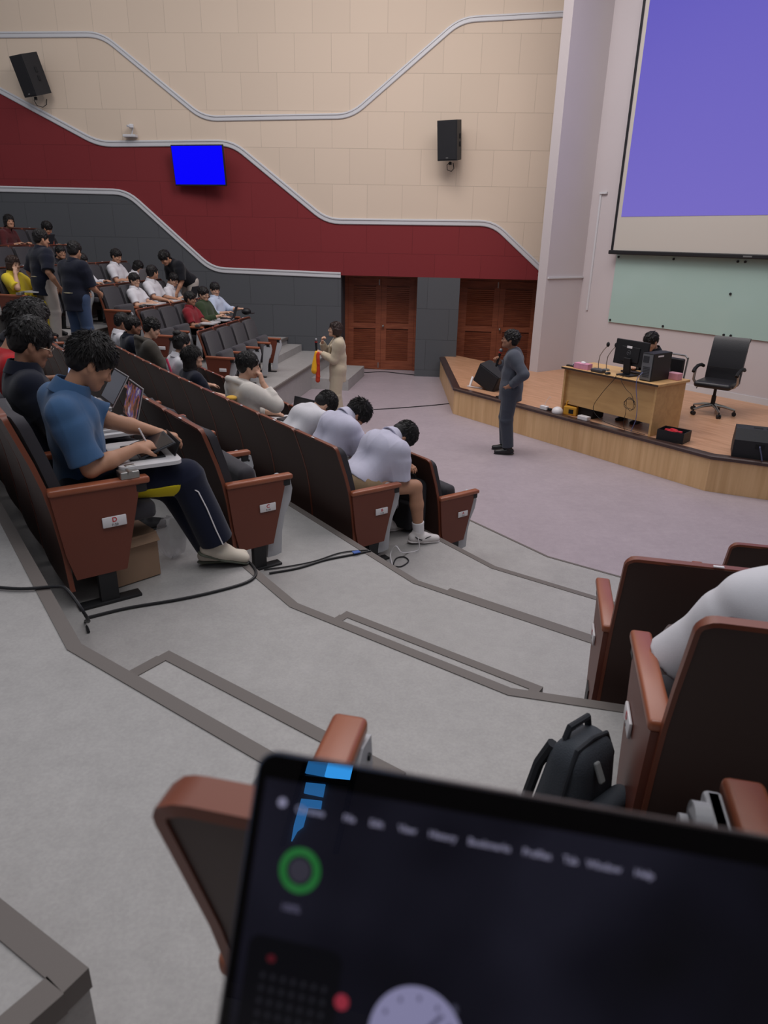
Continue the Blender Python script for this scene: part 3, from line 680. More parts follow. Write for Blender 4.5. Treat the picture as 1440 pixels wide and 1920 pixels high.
for i in range(26):
    a = i*0.62; loop.append(dk(1.20+(0.085+0.02*math.sin(i*1.7))*math.cos(a)*0.9, yf-0.01-0.002*(i % 5), 0.38+(0.075+0.02*math.cos(i*2.3))*math.sin(a)))
loop += [dk(1.15, yf, 0.25), dk(1.14, yf, 0.10), dk(1.16, yf+0.02, 0.01)]
cable('tangled_cable', 'tangled loop of black cable hanging against the desk front', loop, 0.0032, M_BLACK, 3)
cable('network_cable', 'blue-grey network cable hanging from the computer tower to the stage', [dk(1.26, 0.04, 0.80), dk(1.25, yf+0.0, 0.73), dk(1.26, yf-0.01, 0.60), dk(1.31, yf-0.01, 0.40), dk(1.32, yf, 0.2), dk(1.28, yf-0.01, 0.02)], 0.0042, mat('blue_cable', (96, 104, 150), rough=0.5))
# box with red things
t = ce('storage_box', 8.17, -4.87, ZS+0.001, 'open black box holding red items on the stage beside the desk', 'box', rz=0.2)
mb = MB()
for c, s_ in (((0, 0, 0.004), (0.34, 0.26, 0.008)), ((0, -0.128, 0.07), (0.34, 0.008, 0.14)), ((0, 0.128, 0.07), (0.34, 0.008, 0.14)), ((-0.168, 0, 0.07), (0.008, 0.26, 0.14)), ((0.168, 0, 0.07), (0.008, 0.26, 0.14))): mb.box(c, s_)
mb.build('box_walls', M_BLACK, t)
for i in range(7): 
    t2 = ce('red_clicker', 8.17+random.uniform(-0.06, 0.07), -4.87+random.uniform(-0.09, 0.09), ZS+0.075+0.004*i, None, None); tag(t2, 'small red handheld device lying in the open black box', 'device', 'red devices in the black box')
    MB().box((0, 0, 0.03), (0.10, 0.045, 0.03), bevel=0.008).build('shell', mat('red_plastic', (190, 40, 55), rough=0.4), t2); t2.rotation_euler.z += random.uniform(0, 3)
# small things along the stage edge
M_YEL = mat('yellow_plastic', (205, 150, 50), rough=0.45)
t = ce('power_adapter', 8.02, -6.94, ZS+0.007, 'white power adapter with thin cable on the stage edge', 'adapter'); MB().box((0, 0, 0.03), (0.13, 0.06, 0.06), bevel=0.008).build('housing', M_PLATE, t); MB().tube([(0.0, 0, 0.06), (0.02, 0.01, 0.13), (0.05, 0.03, 0.20), (0.07, 0.05, 0.19)], 0.003).build('cord', M_PLATE, t, smooth=True)
t = ce('extension_reel', 8.13, -6.52, ZS+0.001, 'yellow extension cable reel with a carrying handle on the stage edge', 'cable reel', rz=0.3)
MB().box((0, 0, 0.065), (0.20, 0.12, 0.13), bevel=0.015).build('housing', M_YEL, t)
MB().tube([(-0.09, 0, 0.11), (-0.075, 0, 0.19), (0, 0, 0.215), (0.075, 0, 0.19), (0.09, 0, 0.11)], 0.013).build('handle', M_YEL, t, smooth=True); MB().box((0.02, -0.062, 0.06), (0.07, 0.006, 0.06)).build('socket', M_BLACK, t)
t = ce('white_dome', 8.03, -6.69, ZS+0.007, 'white domed lamp head lying next to the yellow cable reel', 'lamp'); MB().sph((0, 0, 0.02), 0.085, (1, 1, 0.85), n=20).build('dome', M_PLATE, t, smooth=True)
t = ce('white_box', 8.03, -6.20, ZS+0.007, 'small flat white box on the stage edge in front of the desk', 'box'); MB().box((0, 0, 0.028), (0.17, 0.09, 0.055), bevel=0.006).build('box', M_PLATE, t)
t = ce('equipment_case', 8.30, -6.38, ZS+0.001, 'black equipment case tucked under the lecture desk', 'case'); MB().box((0, 0, 0.075), (0.42, 0.26, 0.15), bevel=0.01).build('case', M_BLACK, t)
t = ce('power_plugs', 8.01, -6.9, ZS+0.007, 'dark power strip with plugs on the stage edge by the white adapter', 'power strip'); MB().box((0.0, 0.03, 0.018), (0.16, 0.045, 0.036), bevel=0.004).build('strip', M_BLACK, t)
t = ce('papers', 8.06, -7.75, ZS+0.007, 'flat dark folder lying on the stage edge behind the man in grey', 'folder'); MB().box((0, 0, 0.012), (0.42, 0.12, 0.024), bevel=0.003).build('folder', mat('dark_folder', (45, 38, 36)), t)

# ------------------------------------------------------------------ stage monitors
def wedge(n, tt, label, rz, w, front_up=True):
    t = ce('stage_monitor', n, tt, ZS+0.001, label, 'loudspeaker', 'wedge loudspeakers on the stage', rz)
    prof = [(-0.20, 0.0), (0.18, 0.0), (0.26, 0.10), (0.10, 0.34), (-0.12, 0.34), (-0.22, 0.22)]
    MB().yz(prof, -w/2, w/2).build('cabinet', M_CAB, t, bevel=0.014); return t
t = wedge(8.44, -3.86, 'black wedge loudspeaker at the stage corner, near the swivel chair', 0.52, 0.66)
for x in (-0.09, 0.05): MB().box((x, -0.02, 0.341), (0.10, 0.06, 0.008), bevel=0.003).build('handle', M_BLACKSOFT, t)
MB().box((-0.05, -0.212, 0.16), (0.10, 0.012, 0.06), rot=Matrix.Rotation(0.1, 4, 'X')).build('socket_plate', M_BLACKSOFT, t)
MB().tube([(-0.05, -0.21, 0.17), (-0.05, -0.26, 0.16), (-0.02, -0.27, 0.08), (0.0, -0.27, 0.012)], 0.008).build('cable', mat('grey_cable', (80, 84, 110)), t, smooth=True)
t = ce('floor_monitor', 8.35, -8.47, ZS+0.001, 'black loudspeaker leaning on its side at the far stage corner', 'loudspeaker', None, 0.25)
M = Matrix.Translation((0, 0.05, 0.215)) @ Matrix.Rotation(math.radians(26), 4, 'Y') @ Matrix.Rotation(math.radians(8), 4, 'X')
MB().prism([(-0.22, -0.16), (0.22, -0.16), (0.22, 0.10), (0.10, 0.2), (-0.10, 0.2), (-0.22, 0.10)], -0.17, 0.17).build('cabinet', M_CAB, t, bevel=0.012, M=M)
MB().box((0, -0.165, 0), (0.40, 0.012, 0.31), bevel=0.005).build('grille', M_GRILLE, t, M=M)
t = ce('plastic_stand', 8.25, -8.72, ZS+0.008, 'thin white plastic stand lying beside the leaning loudspeaker', 'stand', None, 0.3)
MB().box((0, 0, 0.006), (0.3, 0.035, 0.012)).box((-0.14, 0.1, 0.05), (0.03, 0.03, 0.22), rot=Matrix.Rotation(-0.5, 4, 'X')).build('frame', M_PLATE, t)

# ------------------------------------------------------------------ swivel chair
M_LEATHER = mat('black_leather', (30, 29, 33), rough=0.38, spec=0.5, bump=0.1, bscale=90)
def swivel(n, tt, rz, label, sc=1.0):
    t = ce('office_chair', n, tt, ZS+0.001, label, 'office chair', None, rz)
    mb = MB(); prof = [(0.24, 0.45), (0.25, 0.56), (0.27, 0.72), (0.31, 0.90), (0.345, 1.05), (0.38, 1.10), (0.42, 1.09), (0.42, 1.05)]
    th = 0.05; pl = prof + [(0.375, 1.03), (0.355, 0.90), (0.325, 0.72), (0.30, 0.56), (0.29, 0.44)]
    mb.yz(pl, -0.25, 0.25); mb.build('backrest', M_LEATHER, t, bevel=0.018)
    mb = MB(); mb.box((0, 0, 0.455), (0.52, 0.50, 0.09), bevel=0.04, seg=3); mb.build('seat', M_LEATHER, t, smooth=True)
    MB().box((0, 0.225, 0.66), (0.47, 0.015, 0.012)).build('seam', M_BLACKSOFT, t)
    for s in (-1, 1):
        MB().tube([(s*0.29, 0.22, 0.66), (s*0.30, 0.14, 0.685), (s*0.30, -0.02, 0.69), (s*0.30, -0.16, 0.655), (s*0.30, -0.20, 0.62)], 0.026).build('armrest', M_BLACKSOFT, t, smooth=True)
        m = MB()
        for dy in (0, 0.06): m.tube([(s*0.30, -0.14+dy, 0.65), (s*0.305, -0.14+dy, 0.5), (s*0.27, -0.12+dy, 0.44), (s*0.2, -0.12+dy, 0.42)], 0.011)
        m.build('arm_support', M_STEEL, t, smooth=True)
    MB().cyl((0, 0, 0.13), (0, 0, 0.28), 0.032).cyl((0, 0, 0.26), (0, 0, 0.42), 0.022).box((0, 0, 0.41), (0.24, 0.2, 0.03)).build('gas_column', M_BLACK, t)
    MB().tube([(-0.12, 0, 0.40), (-0.24, -0.05, 0.39), (-0.26, -0.05, 0.36)], 0.007).build('lever', M_BLACK, t, smooth=True)
    for i in range(5):
        a = 2*math.pi*i/5+0.3; d = Vector((math.cos(a), math.sin(a), 0))
        b = MB().tube([Vector((0, 0, 0.14)), d*0.15+Vector((0, 0, 0.125)), d*0.31+Vector((0, 0, 0.085))], [0.026, 0.022, 0.015]).build('base_spoke', M_STEEL, t, smooth=True)
        w = d*0.31; q = Vector((-d.y, d.x, 0)); mb = MB()
        for s in (-1, 1): mb.cyl(w+q*0.008*s+Vector((0, 0, 0.03)), w+q*0.028*s+Vector((0, 0, 0.03)), 0.03)
        mb.cyl(w+Vector((0, 0, 0.03)), w+Vector((0, 0, 0.085)), 0.01); mb.build('caster', M_BLACK, b)
    return t
swivel(10.02, -5.44, math.radians(14), 'empty black leather swivel chair with chrome arms on the stage')
t = ce('visitor_chair', 9.02, -5.78, ZS+0.001, 'grey framed chair the person behind the desk is sitting on', 'chair')
MB().box((0, 0, 0.43), (0.46, 0.46, 0.06), bevel=0.02).build('seat', M_LEATHER, t); MB().box((0, 0.24, 0.68), (0.46, 0.05, 0.36), bevel=0.02).build('backrest', M_LEATHER, t)
for s in (-1, 1):
    MB().tube([(s*0.25, -0.22, 0.0), (s*0.25, -0.22, 0.42), (s*0.25, 0.24, 0.42), (s*0.25, 0.28, 0.88)], 0.013).tube([(s*0.25, 0.24, 0.42), (s*0.25, 0.30, 0.0)], 0.013).build('frame', M_STEEL, t, smooth=True)
MB().tube([(-0.25, 0.28, 0.86), (-0.2, 0.285, 0.9), (0.2, 0.285, 0.9), (0.25, 0.28, 0.86)], 0.013).build('frame', M_STEEL, t, smooth=True)

# ------------------------------------------------------------------ cables on floors
def fl(px, py, z): p = at(px, py, z); return (p.x, p.y, z)
cable('floor_cable', 'thin black cable crossing the hall floor towards the stage corner', [fl(700, 768, 0.008), fl(760, 764, 0.008), fl(820, 759, 0.008), fl(856, 755, 0.008)], 0.008, M_BLACKSOFT)
cable('wall_cable', 'thin dark cable lying along the foot of the doors', [fl(640, 690, 0.01), fl(680, 698, 0.01), fl(720, 697, 0.01), fl(778, 703, 0.01), fl(850, 707, 0.01)], 0.008, M_BLACKSOFT)
zD = ZT(3)+0.008; zE = ZT(4)+0.012; zC = ZT(2)+0.008
cable('aisle_cable', 'black cable looping across the fourth row floor past the white shoe', [fl(165, 1158, zD), fl(240, 1140, zD), fl(330, 1125, zD), fl(400, 1110, zD), fl(462, 1092, zD), fl(480, 1075, zD), fl(468, 1055, zD), fl(440, 1040, zD)], 0.008, M_BLACK)
cable('floor_cable', 'black cord running over the step edge at the row lettered D', [fl(-300, 1075, zE), fl(-40, 1098, zE), fl(40, 1104, zE), fl(105, 1100, zE), fl(128, 1108, zE), (lambda p: (p[0]+0.03, p[1]+0.02, ZT(4)-0.1))(fl(140, 1120, zE)), fl(160, 1165, zD), fl(166, 1185, zD)], 0.007, M_BLACK)
cable('row_cable', 'pair of black cables taped to the floor between rows C and B', [fl(505, 1075, zC), fl(560, 1065, zC), fl(610, 1050, zC), fl(660, 1040, zC), fl(695, 1033, zC)], 0.008, M_BLACK)
cable('row_cable', 'thin black cable running beside the taped pair between rows C and B', [fl(495, 1068, zC), fl(540, 1062, zC), fl(590, 1052, zC), fl(640, 1036, zC), fl(690, 1031, zC)], 0.005, M_BLACK)
p = at(668, 1038, zC); o = MB().box((0, 0, 0), (0.05, 0.035, 0.006)).build('blue_tape', mat('blue_tape', (70, 100, 170), rough=0.5)); o.location = (p.x, p.y, zC+0.012); o.rotation_euler.z = 0.5; tag(o, 'short piece of blue tape holding cables to the floor', 'tape')
zB = ZT(1)+0.007
cable('charger_cable', 'white charging cable looping on the floor by the white sneaker', [fl(738, 1068, zB), fl(732, 1040, zB+0.02), fl(742, 1024, zB+0.10), fl(752, 1035, zB+0.06), fl(765, 1036, zB), fl(785, 1030, zB+0.01), fl(784, 1008, zB+0.12)], 0.0045, M_PLATE)
cable('charger_lead', 'black coiled lead on the floor beside the white charging cable', [fl(712, 1045, zB), fl(722, 1050, zB), fl(735, 1060, zB), fl(752, 1062, zB), fl(766, 1052, zB), fl(757, 1044, zB), fl(742, 1048, zB), fl(738, 1066, zB), fl(756, 1078, zB)], 0.005, M_BLACK)

# ------------------------------------------------------------------ local frames on seats
def on_seat(key, name, x, y, z, label=None, cat=None, group=None, rz=0.0):
    s = SEATS[key]; e = empty(name); M = Matrix.Translation(s.location) @ Matrix.Rotation(s.rotation_euler.z, 4, 'Z')
    e.matrix_world = M @ Matrix.Translation((x, y, z)) @ Matrix.Rotation(rz, 4, 'Z'); tag(e, label, cat, group); return e
def board(key, x=0.08, y=0.47, rz=0.0, z=0.655, w=0.40, d=0.27, tip=0.0):
    o = MB(); poly = []
    for cx, cy, a0 in ((w/2-0.04, d/2-0.04, 0), (-w/2+0.04, d/2-0.04, 90), (-w/2+0.04, -d/2+0.04, 180), (w/2-0.04, -d/2+0.04, 270)):
        for a in range(0, 91, 22): poly.append((cx+0.04*math.cos(math.radians(a0+a)), cy+0.04*math.sin(math.radians(a0+a))))
    o.prism(poly, -0.009, 0.009)
    for ch in list(SEATS[key].children):
        if ch.name.startswith('folded_writing_board') and ch.get('arm_x', 0) > 0:
            for g_ in list(ch.children): bpy.data.objects.remove(g_, do_unlink=True)
            bpy.data.objects.remove(ch, do_unlink=True)
    nb = (key[0], key[1], key[2]-1)
    if key[0] == 'C' and nb in SEATS:
        for ch in list(SEATS[nb].children):
            if ch.name.startswith('folded_writing_board') and ch.get('arm_x', 0) < 0:
                for g_ in list(ch.children): bpy.data.objects.remove(g_, do_unlink=True)
                bpy.data.objects.remove(ch, do_unlink=True)
    ob = o.build('writing_board', M_BOARD, SEATS[key], bevel=0.003)
    ob.matrix_local = Matrix.Translation((x, y, z)) @ Matrix.Rotation(rz, 4, 'Z') @ Matrix.Rotation(tip, 4, 'X')
    h = MB().box((0, 0, 0), (0.075, 0.09, 0.035), bevel=0.006).box((-0.03, 0.02, 0.018), (0.03, 0.05, 0.03), bevel=0.005).cyl((-0.05, 0.0, 0.012), (0.05, 0.0, 0.012), 0.012).build('board_hinge', M_STEEL, SEATS[key])
    h.location = (SW/2-0.01, 0.36, 0.635)
    return ob
M_KEY = mat('laptop_keys', (46, 46, 50), rough=0.5); M_SILVER = mat('laptop_silver', (186, 184, 186), rough=0.35, metal=0.6); M_LDARK = mat('laptop_dark', (44, 45, 50), rough=0.45)
def laptop(e, m_body, scr, ang=20, w=0.32, d=0.215):
    """hinge on +y side; screen leans back by ang degrees"""
    base = MB().box((0, 0, 0.008), (w, d, 0.016), bevel=0.004).build('keyboard_base', m_body, e)
    kb = MB()
    for r in range(5):
        for c in range(13): kb.box((-w*0.43+w*0.86*(c+0.5)/13, d*0.36-r*0.019-0.012, 0.0170), (w*0.86/13*0.82, 0.0155, 0.002))
    kb.build('keys', M_KEY, base); MB().box((0, -d*0.29, 0.0165), (0.1, 0.055, 0.001)).build('touchpad', M_SILVER if m_body is M_SILVER else M_LDARK, base)
    M = Matrix.Translation((0, d/2, 0.012)) @ Matrix.Rotation(math.radians(-ang), 4, 'X')
    lid = MB().box((0, 0.004, d*0.5), (w, 0.007, d), bevel=0.003).build('lid', m_body, e, M=M)
    MB().box((0, -0.0002, d*0.5), (w*0.97, 0.002, d*0.95)).build('bezel', M_BLACK, lid, M=M)
    MB().box((0, -0.0016, d*0.52), (w*0.92, 0.001, d*0.84)).build('display', scr, lid, M=M)
    return lid
def scr_mat(nm, c, e=0.6): return mat(nm, c, rough=0.25, spec=0.5, emis=c, estr=e)
def blotch_screen(nm, cols, scale, strength):
    m = mat(nm, (10, 10, 12), rough=0.25); nt = m.node_tree; b = nt.nodes['Principled BSDF']; tc = nt.nodes.new('ShaderNodeTexCoord'); n = nt.nodes.new('ShaderNodeTexNoise'); n.inputs['Scale'].default_value = scale; n.inputs['Detail'].default_value = 2
    nt.links.new(tc.outputs['Object'], n.inputs['Vector']); cr = nt.nodes.new('ShaderNodeValToRGB'); nt.links.new(n.outputs['Fac'], cr.inputs[0]); e = cr.color_ramp.elements
    e[0].position = 0.32; e[0].color = lin(cols[0]); e[1].position = 0.68; e[1].color = lin(cols[-1])
    for i, c in enumerate(cols[1:-1]): el = e.new(0.32+0.36*(i+1)/(len(cols)-1)); el.color = lin(c)
    nt.links.new(cr.outputs[0], b.inputs['Emission Color']); b.inputs['Emission Strength'].default_value = strength; return m
# row D students
board(('C', 3, 0), 0.075, 0.50, math.radians(-6), 0.655, 0.46, 0.30)
t = on_seat(('C', 3, 0), 'tablet_computer', 0.09, 0.53, 0.6645, 'black tablet computer in a folding case on the white board of the student in blue', 'tablet', rz=math.radians(-6))
MB().box((0, -0.03, 0.004), (0.27, 0.17, 0.008), bevel=0.003).build('case_base', M_BLACK, t)
MB().box((0, 0.02, 0.036), (0.27, 0.19, 0.010), bevel=0.004, rot=Matrix.Rotation(math.radians(19), 4, 'X')).build('tablet_body', M_LDARK, t)
MB().box((0, 0.019, 0.042), (0.25, 0.17, 0.001), rot=Matrix.Rotation(math.radians(19), 4, 'X')).build('display', mat('tablet_off', (30, 31, 36), rough=0.12), t)
MB().box((0, 0.115, 0.035), (0.27, 0.006, 0.075), rot=Matrix.Rotation(math.radians(-24), 4, 'X')).build('case_flap', M_BLACK, t)
board(('C', 3, 1), 0.06, 0.50, 0, 0.655, 0.44, 0.30)
t = on_seat(('C', 3, 1), 'laptop', 0.07, 0.51, 0.6645, 'silver laptop showing a colourful picture, typed on by the student with wire glasses', 'laptop', 'laptops in row D', rz=math.radians(-4))
laptop(t, M_SILVER, blotch_screen('picture_screen', [(14, 14, 18), (30, 24, 30), (120, 72, 50), (60, 52, 110), (150, 140, 150)], 14, 0.7), 16, 0.33, 0.225)
t = on_seat(('C', 3, 0), 'carry_sleeve', -0.18, 0.66, 0.655, 'dark grey folded sleeve lying beyond the silver laptop', 'sleeve'); MB().box((0, 0, 0), (0.16, 0.12, 0.02), bevel=0.009).build('sleeve', M_LDARK, t) if False else None
bpy.data.objects.remove(t, do_unlink=True)
board(('C', 3, 2), 0.06, 0.50, 0, 0.655, 0.44, 0.30)
t = on_seat(('C', 3, 2), 'laptop', 0.14, 0.53, 0.6645, 'silver laptop with a dark grey screen, next in the row beyond the picture laptop', 'laptop', 'laptops in row D', rz=math.radians(-2))
laptop(t, M_SILVER, scr_mat('grey_screen', (64, 66, 74), 0.5), 32, 0.33, 0.225)
board(('C', 3, 3), 0.06, 0.50, 0, 0.655)
t = on_seat(('C', 3, 3), 'laptop', 0.08, 0.50, 0.6645, 'dark laptop with a pale bright screen among the students beside the wire glasses', 'laptop', 'laptops in row D', rz=math.radians(4))
laptop(t, M_LDARK, scr_mat('pale_screen', (150, 165, 200), 0.9), 14)
# under the row D aisle seat
t = on_seat(('C', 3, 0), 'cardboard_box', 0.0, 0.36, 0.001, 'brown cardboard box under the seat of the student in blue', 'box', rz=0.15)
M_CARD = mat('cardboard', (150, 122, 100), rough=0.8, var=0.04, vscale=12); MB().box((0, 0, 0.13), (0.36, 0.24, 0.25), bevel=0.003).build('box', M_CARD, t)
MB().box((0.19, 0.0, 0.23), (0.05, 0.24, 0.004), rot=Matrix.Rotation(0.8, 4, 'Y')).build('flap', M_CARD, t)
t = on_seat(('C', 3, 0), 'plastic_bag', -0.02, 0.64, 0.001, 'crumpled clear plastic bag beside the cardboard box', 'bag')
S_bag = MB().sph((0, 0, 0.12), 0.11, (0.7, 0.8, 1.1), n=16)
for v in S_bag.bm.verts: v.co += Vector((random.uniform(-.012, .012), random.uniform(-.012, .012), random.uniform(-.012, .012)))
mP = mat('clear_plastic', (205, 205, 208), rough=0.15, spec=0.6); mP.node_tree.nodes['Principled BSDF'].inputs['Alpha'].default_value = 0.35
S_bag.build('bag', mP, t, smooth=True)
# row B sleepers' board edge, bags
board(('C', 1, 1), 0.36, 0.78, math.radians(-30), 0.79, 0.34, 0.26, math.radians(32)); board(('C', 1, 2), 0.08, 0.66, 0, 0.66)
board(('C', 1, 3), 0.12, 0.52, math.radians(-8), 0.655); board(('C', 1, 8), 0.10, 0.50, 0, 0.655)
M_BAGB = mat('black_nylon', (32, 32, 37), rough=0.7, bump=0.2, bscale=200)
def backpack(e, m, m2, w=0.30, d=0.18, h=0.44, handle=True, lean=0.0, taper=0.0):
    M = Matrix.Rotation(lean, 4, 'X')
    mb = MB(); mb.box((0, 0, h/2), (w, d, h), bevel=0.07, seg=5)
    for v in mb.bm.verts:
        f = 1-taper*max(0, v.co.z/h-0.25)*1.2; v.co.x *= f; v.co.y *= f
    mb.build('main_body', m, e, smooth=True, M=M)
    mb = MB(); mb.box((0, -d*0.55, h*0.36), (w*0.80, d*0.36, h*0.56), bevel=0.03, seg=4); mb.build('front_pocket', m, e, smooth=True, M=M)
    tw = 1-taper*0.8; pts = [(-w*0.50, -d*0.18, h*0.12), (-w*0.50*(1-taper*0.6), -d*0.18, h*0.80), (-w*0.36*tw, -d*0.18*tw, h*0.985), (0, -d*0.18*tw, h*1.012), (w*0.36*tw, -d*0.18*tw, h*0.985), (w*0.50*(1-taper*0.6), -d*0.18, h*0.80), (w*0.50, -d*0.18, h*0.12)]
    MB().tube(pts, 0.007).build('zip', m2, e, smooth=True, M=M)
    MB().tube([(-0.05, 0.03, h*0.98), (-0.04, 0.03, h*1.06), (0.04, 0.03, h*1.06), (0.05, 0.03, h*0.98)], 0.010).build('grab_handle', m2, e, smooth=True, M=M)
    for s in (-1, 1): MB().tube([(s*0.06, d*0.5*(1-taper*0.8), h*0.90), (s*0.07, d*0.60*(1-taper*0.5), h*0.7), (s*0.08, d*0.58, h*0.3), (s*0.09, d*0.48, h*0.08)], 0.016).build('shoulder_strap', m2, e, smooth=True, M=M)
t = on_seat(('C', 1, 0), 'backpack', -0.10, 0.86, 0.001, 'black backpack on the floor behind the bare legs of the aisle student', 'backpack', rz=0.3); backpack(t, M_BAGB, M_BLACKSOFT, 0.30, 0.2, 0.46)
t = on_seat(('C', 1, 0), 'shoulder_bag', 0.05, 0.28, 0.001, 'black bag with a white mark under the row B aisle seat', 'bag', rz=0.0)
MB().box((0, 0, 0.15), (0.34, 0.22, 0.30), bevel=0.05, seg=3).build('bag', M_BAGB, t); 
mb = MB(); mb.tube([(-0.03, 0.113, 0.10), (-0.02, 0.115, 0.17), (0.0, 0.115, 0.19), (0.01, 0.115, 0.15)], 0.006); mb.build('white_mark', M_PLATE, t, smooth=True)
# backpack in the near aisle
M_BPG = mat('slate_nylon', (58, 63, 70), rough=0.7, bump=0.2, bscale=220, var=0.03, vscale=10); M_BPD = mat('slate_dark', (34, 37, 43), rough=0.75)
e = empty('backpack'); p = at(1084, 1375, ZT(3)+0.42); e.location = (p.x+0.0, p.y+0.0, ZT(3)+0.001); e.rotation_euler.z = math.radians(38); tag(e, 'slate grey backpack standing on the step beside the near block', 'backpack')
backpack(e, M_BPG, M_BPD, 0.27, 0.18, 0.43, lean=0.06, taper=0.42)
MB().box((-0.02, -0.095, 0.36), (0.022, 0.012, 0.06), bevel=0.005, rot=Matrix.Rotation(-0.5, 4, 'X')).build('grey_tab', mat('grey_tab', (120, 122, 122), rough=0.6), e)

# ------------------------------------------------------------------ the near laptop on row F
PSI = math.radians(-12); LAM = math.radians(32)
e = empty('laptop'); tag(e, 'open laptop in front of the camera, dark desktop with clock and menu words', 'laptop')
lw_ = Vector((math.cos(PSI), math.sin(PSI), 0)); ln_ = Vector((-math.sin(PSI), math.cos(PSI), 0)); lh_ = Vector((0, 0, 1))*math.cos(LAM) + ln_*math.sin(LAM); lo_ = lw_.cross(lh_)   # lo_: towards the user
TLc = CAM_O + (_F*CAM_F + _R*(487-720) - _U*(1405-960))/CAM_F*0.362
LW, LH = 0.304, 0.205
M_ALU = mat('laptop_aluminium', (112, 106, 106), rough=0.3, metal=0.8)
e.matrix_world = Matrix(((lw_.x, lh_.x, lo_.x, TLc.x), (lw_.y, lh_.y, lo_.y, TLc.y), (lw_.z, lh_.z, lo_.z, TLc.z), (0, 0, 0, 1)))   # local x right, y up the lid, z towards the user
def rrect(x0, y0, x1, y1, r, n=6):
    P = []
    for cx, cy, a0 in ((x1-r, y1-r, 0), (x0+r, y1-r, 90), (x0+r, y0+r, 180), (x1-r, y0+r, 270)):
        for i in range(n+1): a = math.radians(a0+90*i/n); P.append((cx+r*math.cos(a), cy+r*math.sin(a)))
    return P
MB().prism(rrect(0, -LH, LW, 0, 0.010), -0.0052, -0.0006).build('lid', M_ALU, e)
M_GLASSBLK = mat('screen_glass', (5, 5, 7), rough=0.0, spec=0.35)
MB().prism(rrect(0.0012, -LH, LW-0.0012, -0.0012, 0.009), -0.0006, 0.0002).build('bezel', M_GLASSBLK, e)
def em(nm, c, s=1.0): return mat(nm, (0, 0, 0), rough=0.1, spec=0.2, emis=c, estr=s)
scr = MB().box((LW/2, -LH*0.5-0.003, 0.0003), (LW-0.012, LH-0.020, 0.0002)).build('display', blotch_screen('desktop_picture', [(6, 6, 9), (14, 14, 24), (26, 26, 38)], 9, 0.7), e)
scr.data.materials[0].node_tree.nodes['Principled BSDF'].inputs['Roughness'].default_value = 0.0; scr.data.materials[0].node_tree.nodes['Principled BSDF'].inputs['Specular IOR Level'].default_value = 0.35
M_MENU = em('menu_text', (118, 116, 138)); zz = 0.0006
for i, (x, y, txt, b_) in enumerate([(0.025, -0.0163, 'Chrome', True), (0.0455, -0.0163, 'File', False), (0.0595, -0.0163, 'Edit', False), (0.0750, -0.0163, 'View', False), (0.0925, -0.0163, 'History', False), (0.1150, -0.0163, 'Bookmarks', False), (0.1375, -0.0163, 'Profiles', False), (0.1530, -0.0163, 'Tab', False), (0.1680, -0.0163, 'Window', False), (0.1860, -0.0163, 'Help', False)]):
    text_part('menu_word', txt, 0.0044, M_MENU, scr, (x+0.0065, y-0.0090, zz), (0, 0, 0), 0.0001, bold=True)
MB().cyl((0.0165, -0.0235, 0.0004), (0.0165, -0.0235, 0.0007), 0.0024, n=18).build('menu_symbol', M_MENU, scr)
mb = MB(); mb.tube([(0.0305+0.0088*math.cos(a), -0.0535+0.0088*math.sin(a), 0.0004) for a in np.linspace(0, 6.283, 41)[:-1]], 0.0019, n=8, close=True); g_ = mb.build('green_ring', em('ring_green', (30, 92, 44)), scr)
MB().cyl((0.0305, -0.0535, 0.0003), (0.0305, -0.0535, 0.0006), 0.0056, n=24).build('ring_centre', em('ring_grey', (48, 46, 56)), scr)
text_part('caption', '100%', 0.0046, em('caption_grey', (74, 72, 92)), scr, (0.0285, -0.0715, zz), (0, 0, 0), 0.0001, bold=True)
MB().prism(rrect(0.010, -0.160, 0.058, -0.086, 0.006), 0.0003, 0.0005).build('calendar_card', em('calendar_dark', (10, 10, 14)), scr)
MB().sph((0.0225, -0.0955, 0.0005), 0.0022, (1, 0.8, 0.1)).build('calendar_mark', em('cal_red_dim', (70, 18, 26)), scr)
MB().sph((0.0600, -0.1070, 0.0006), 0.0036, (1, 1, 0.1)).build('calendar_mark', em('cal_red', (130, 40, 54)), scr)
mb = MB()
for r in range(5):
    for c in range(7): mb.box((0.0195+0.0052*c, -0.1035-0.0056*r, 0.0006), (0.002, 0.0024, 0.0002))
mb.build('calendar_digits', em('cal_grey', (30, 30, 36)), scr)
ck = MB().cyl((0.0965, -0.1150, 0.0003), (0.0965, -0.1150, 0.0008), 0.0222, n=48).build('clock_face', em('clock_lilac', (122, 120, 152)), scr)
mb = MB()
for i in range(12):
    a = math.pi/6*i; mb.box((0.0965+0.0175*math.sin(a), -0.1150+0.0175*math.cos(a), 0.0009), (0.0016, 0.0020, 0.0002))
mb.box((0.1020, -0.1090, 0.0010), (0.0018, 0.018, 0.0002), rot=math.radians(-42)); mb.build('clock_marks', em('clock_dark', (70, 68, 92)), scr)
MB().sph((0.1130, -0.0990, 0.0006), 0.0022, (0.8, 1, 0.1)).build('status_mark', em('mark_grey', (56, 56, 72)), scr)
MB().box((0.0, 0, 0), (0.0009, 0.0006, 0.003)).build('lid_nick', M_PLATE, e, M=Matrix.Translation((0.134, 0.0004, -0.002)))
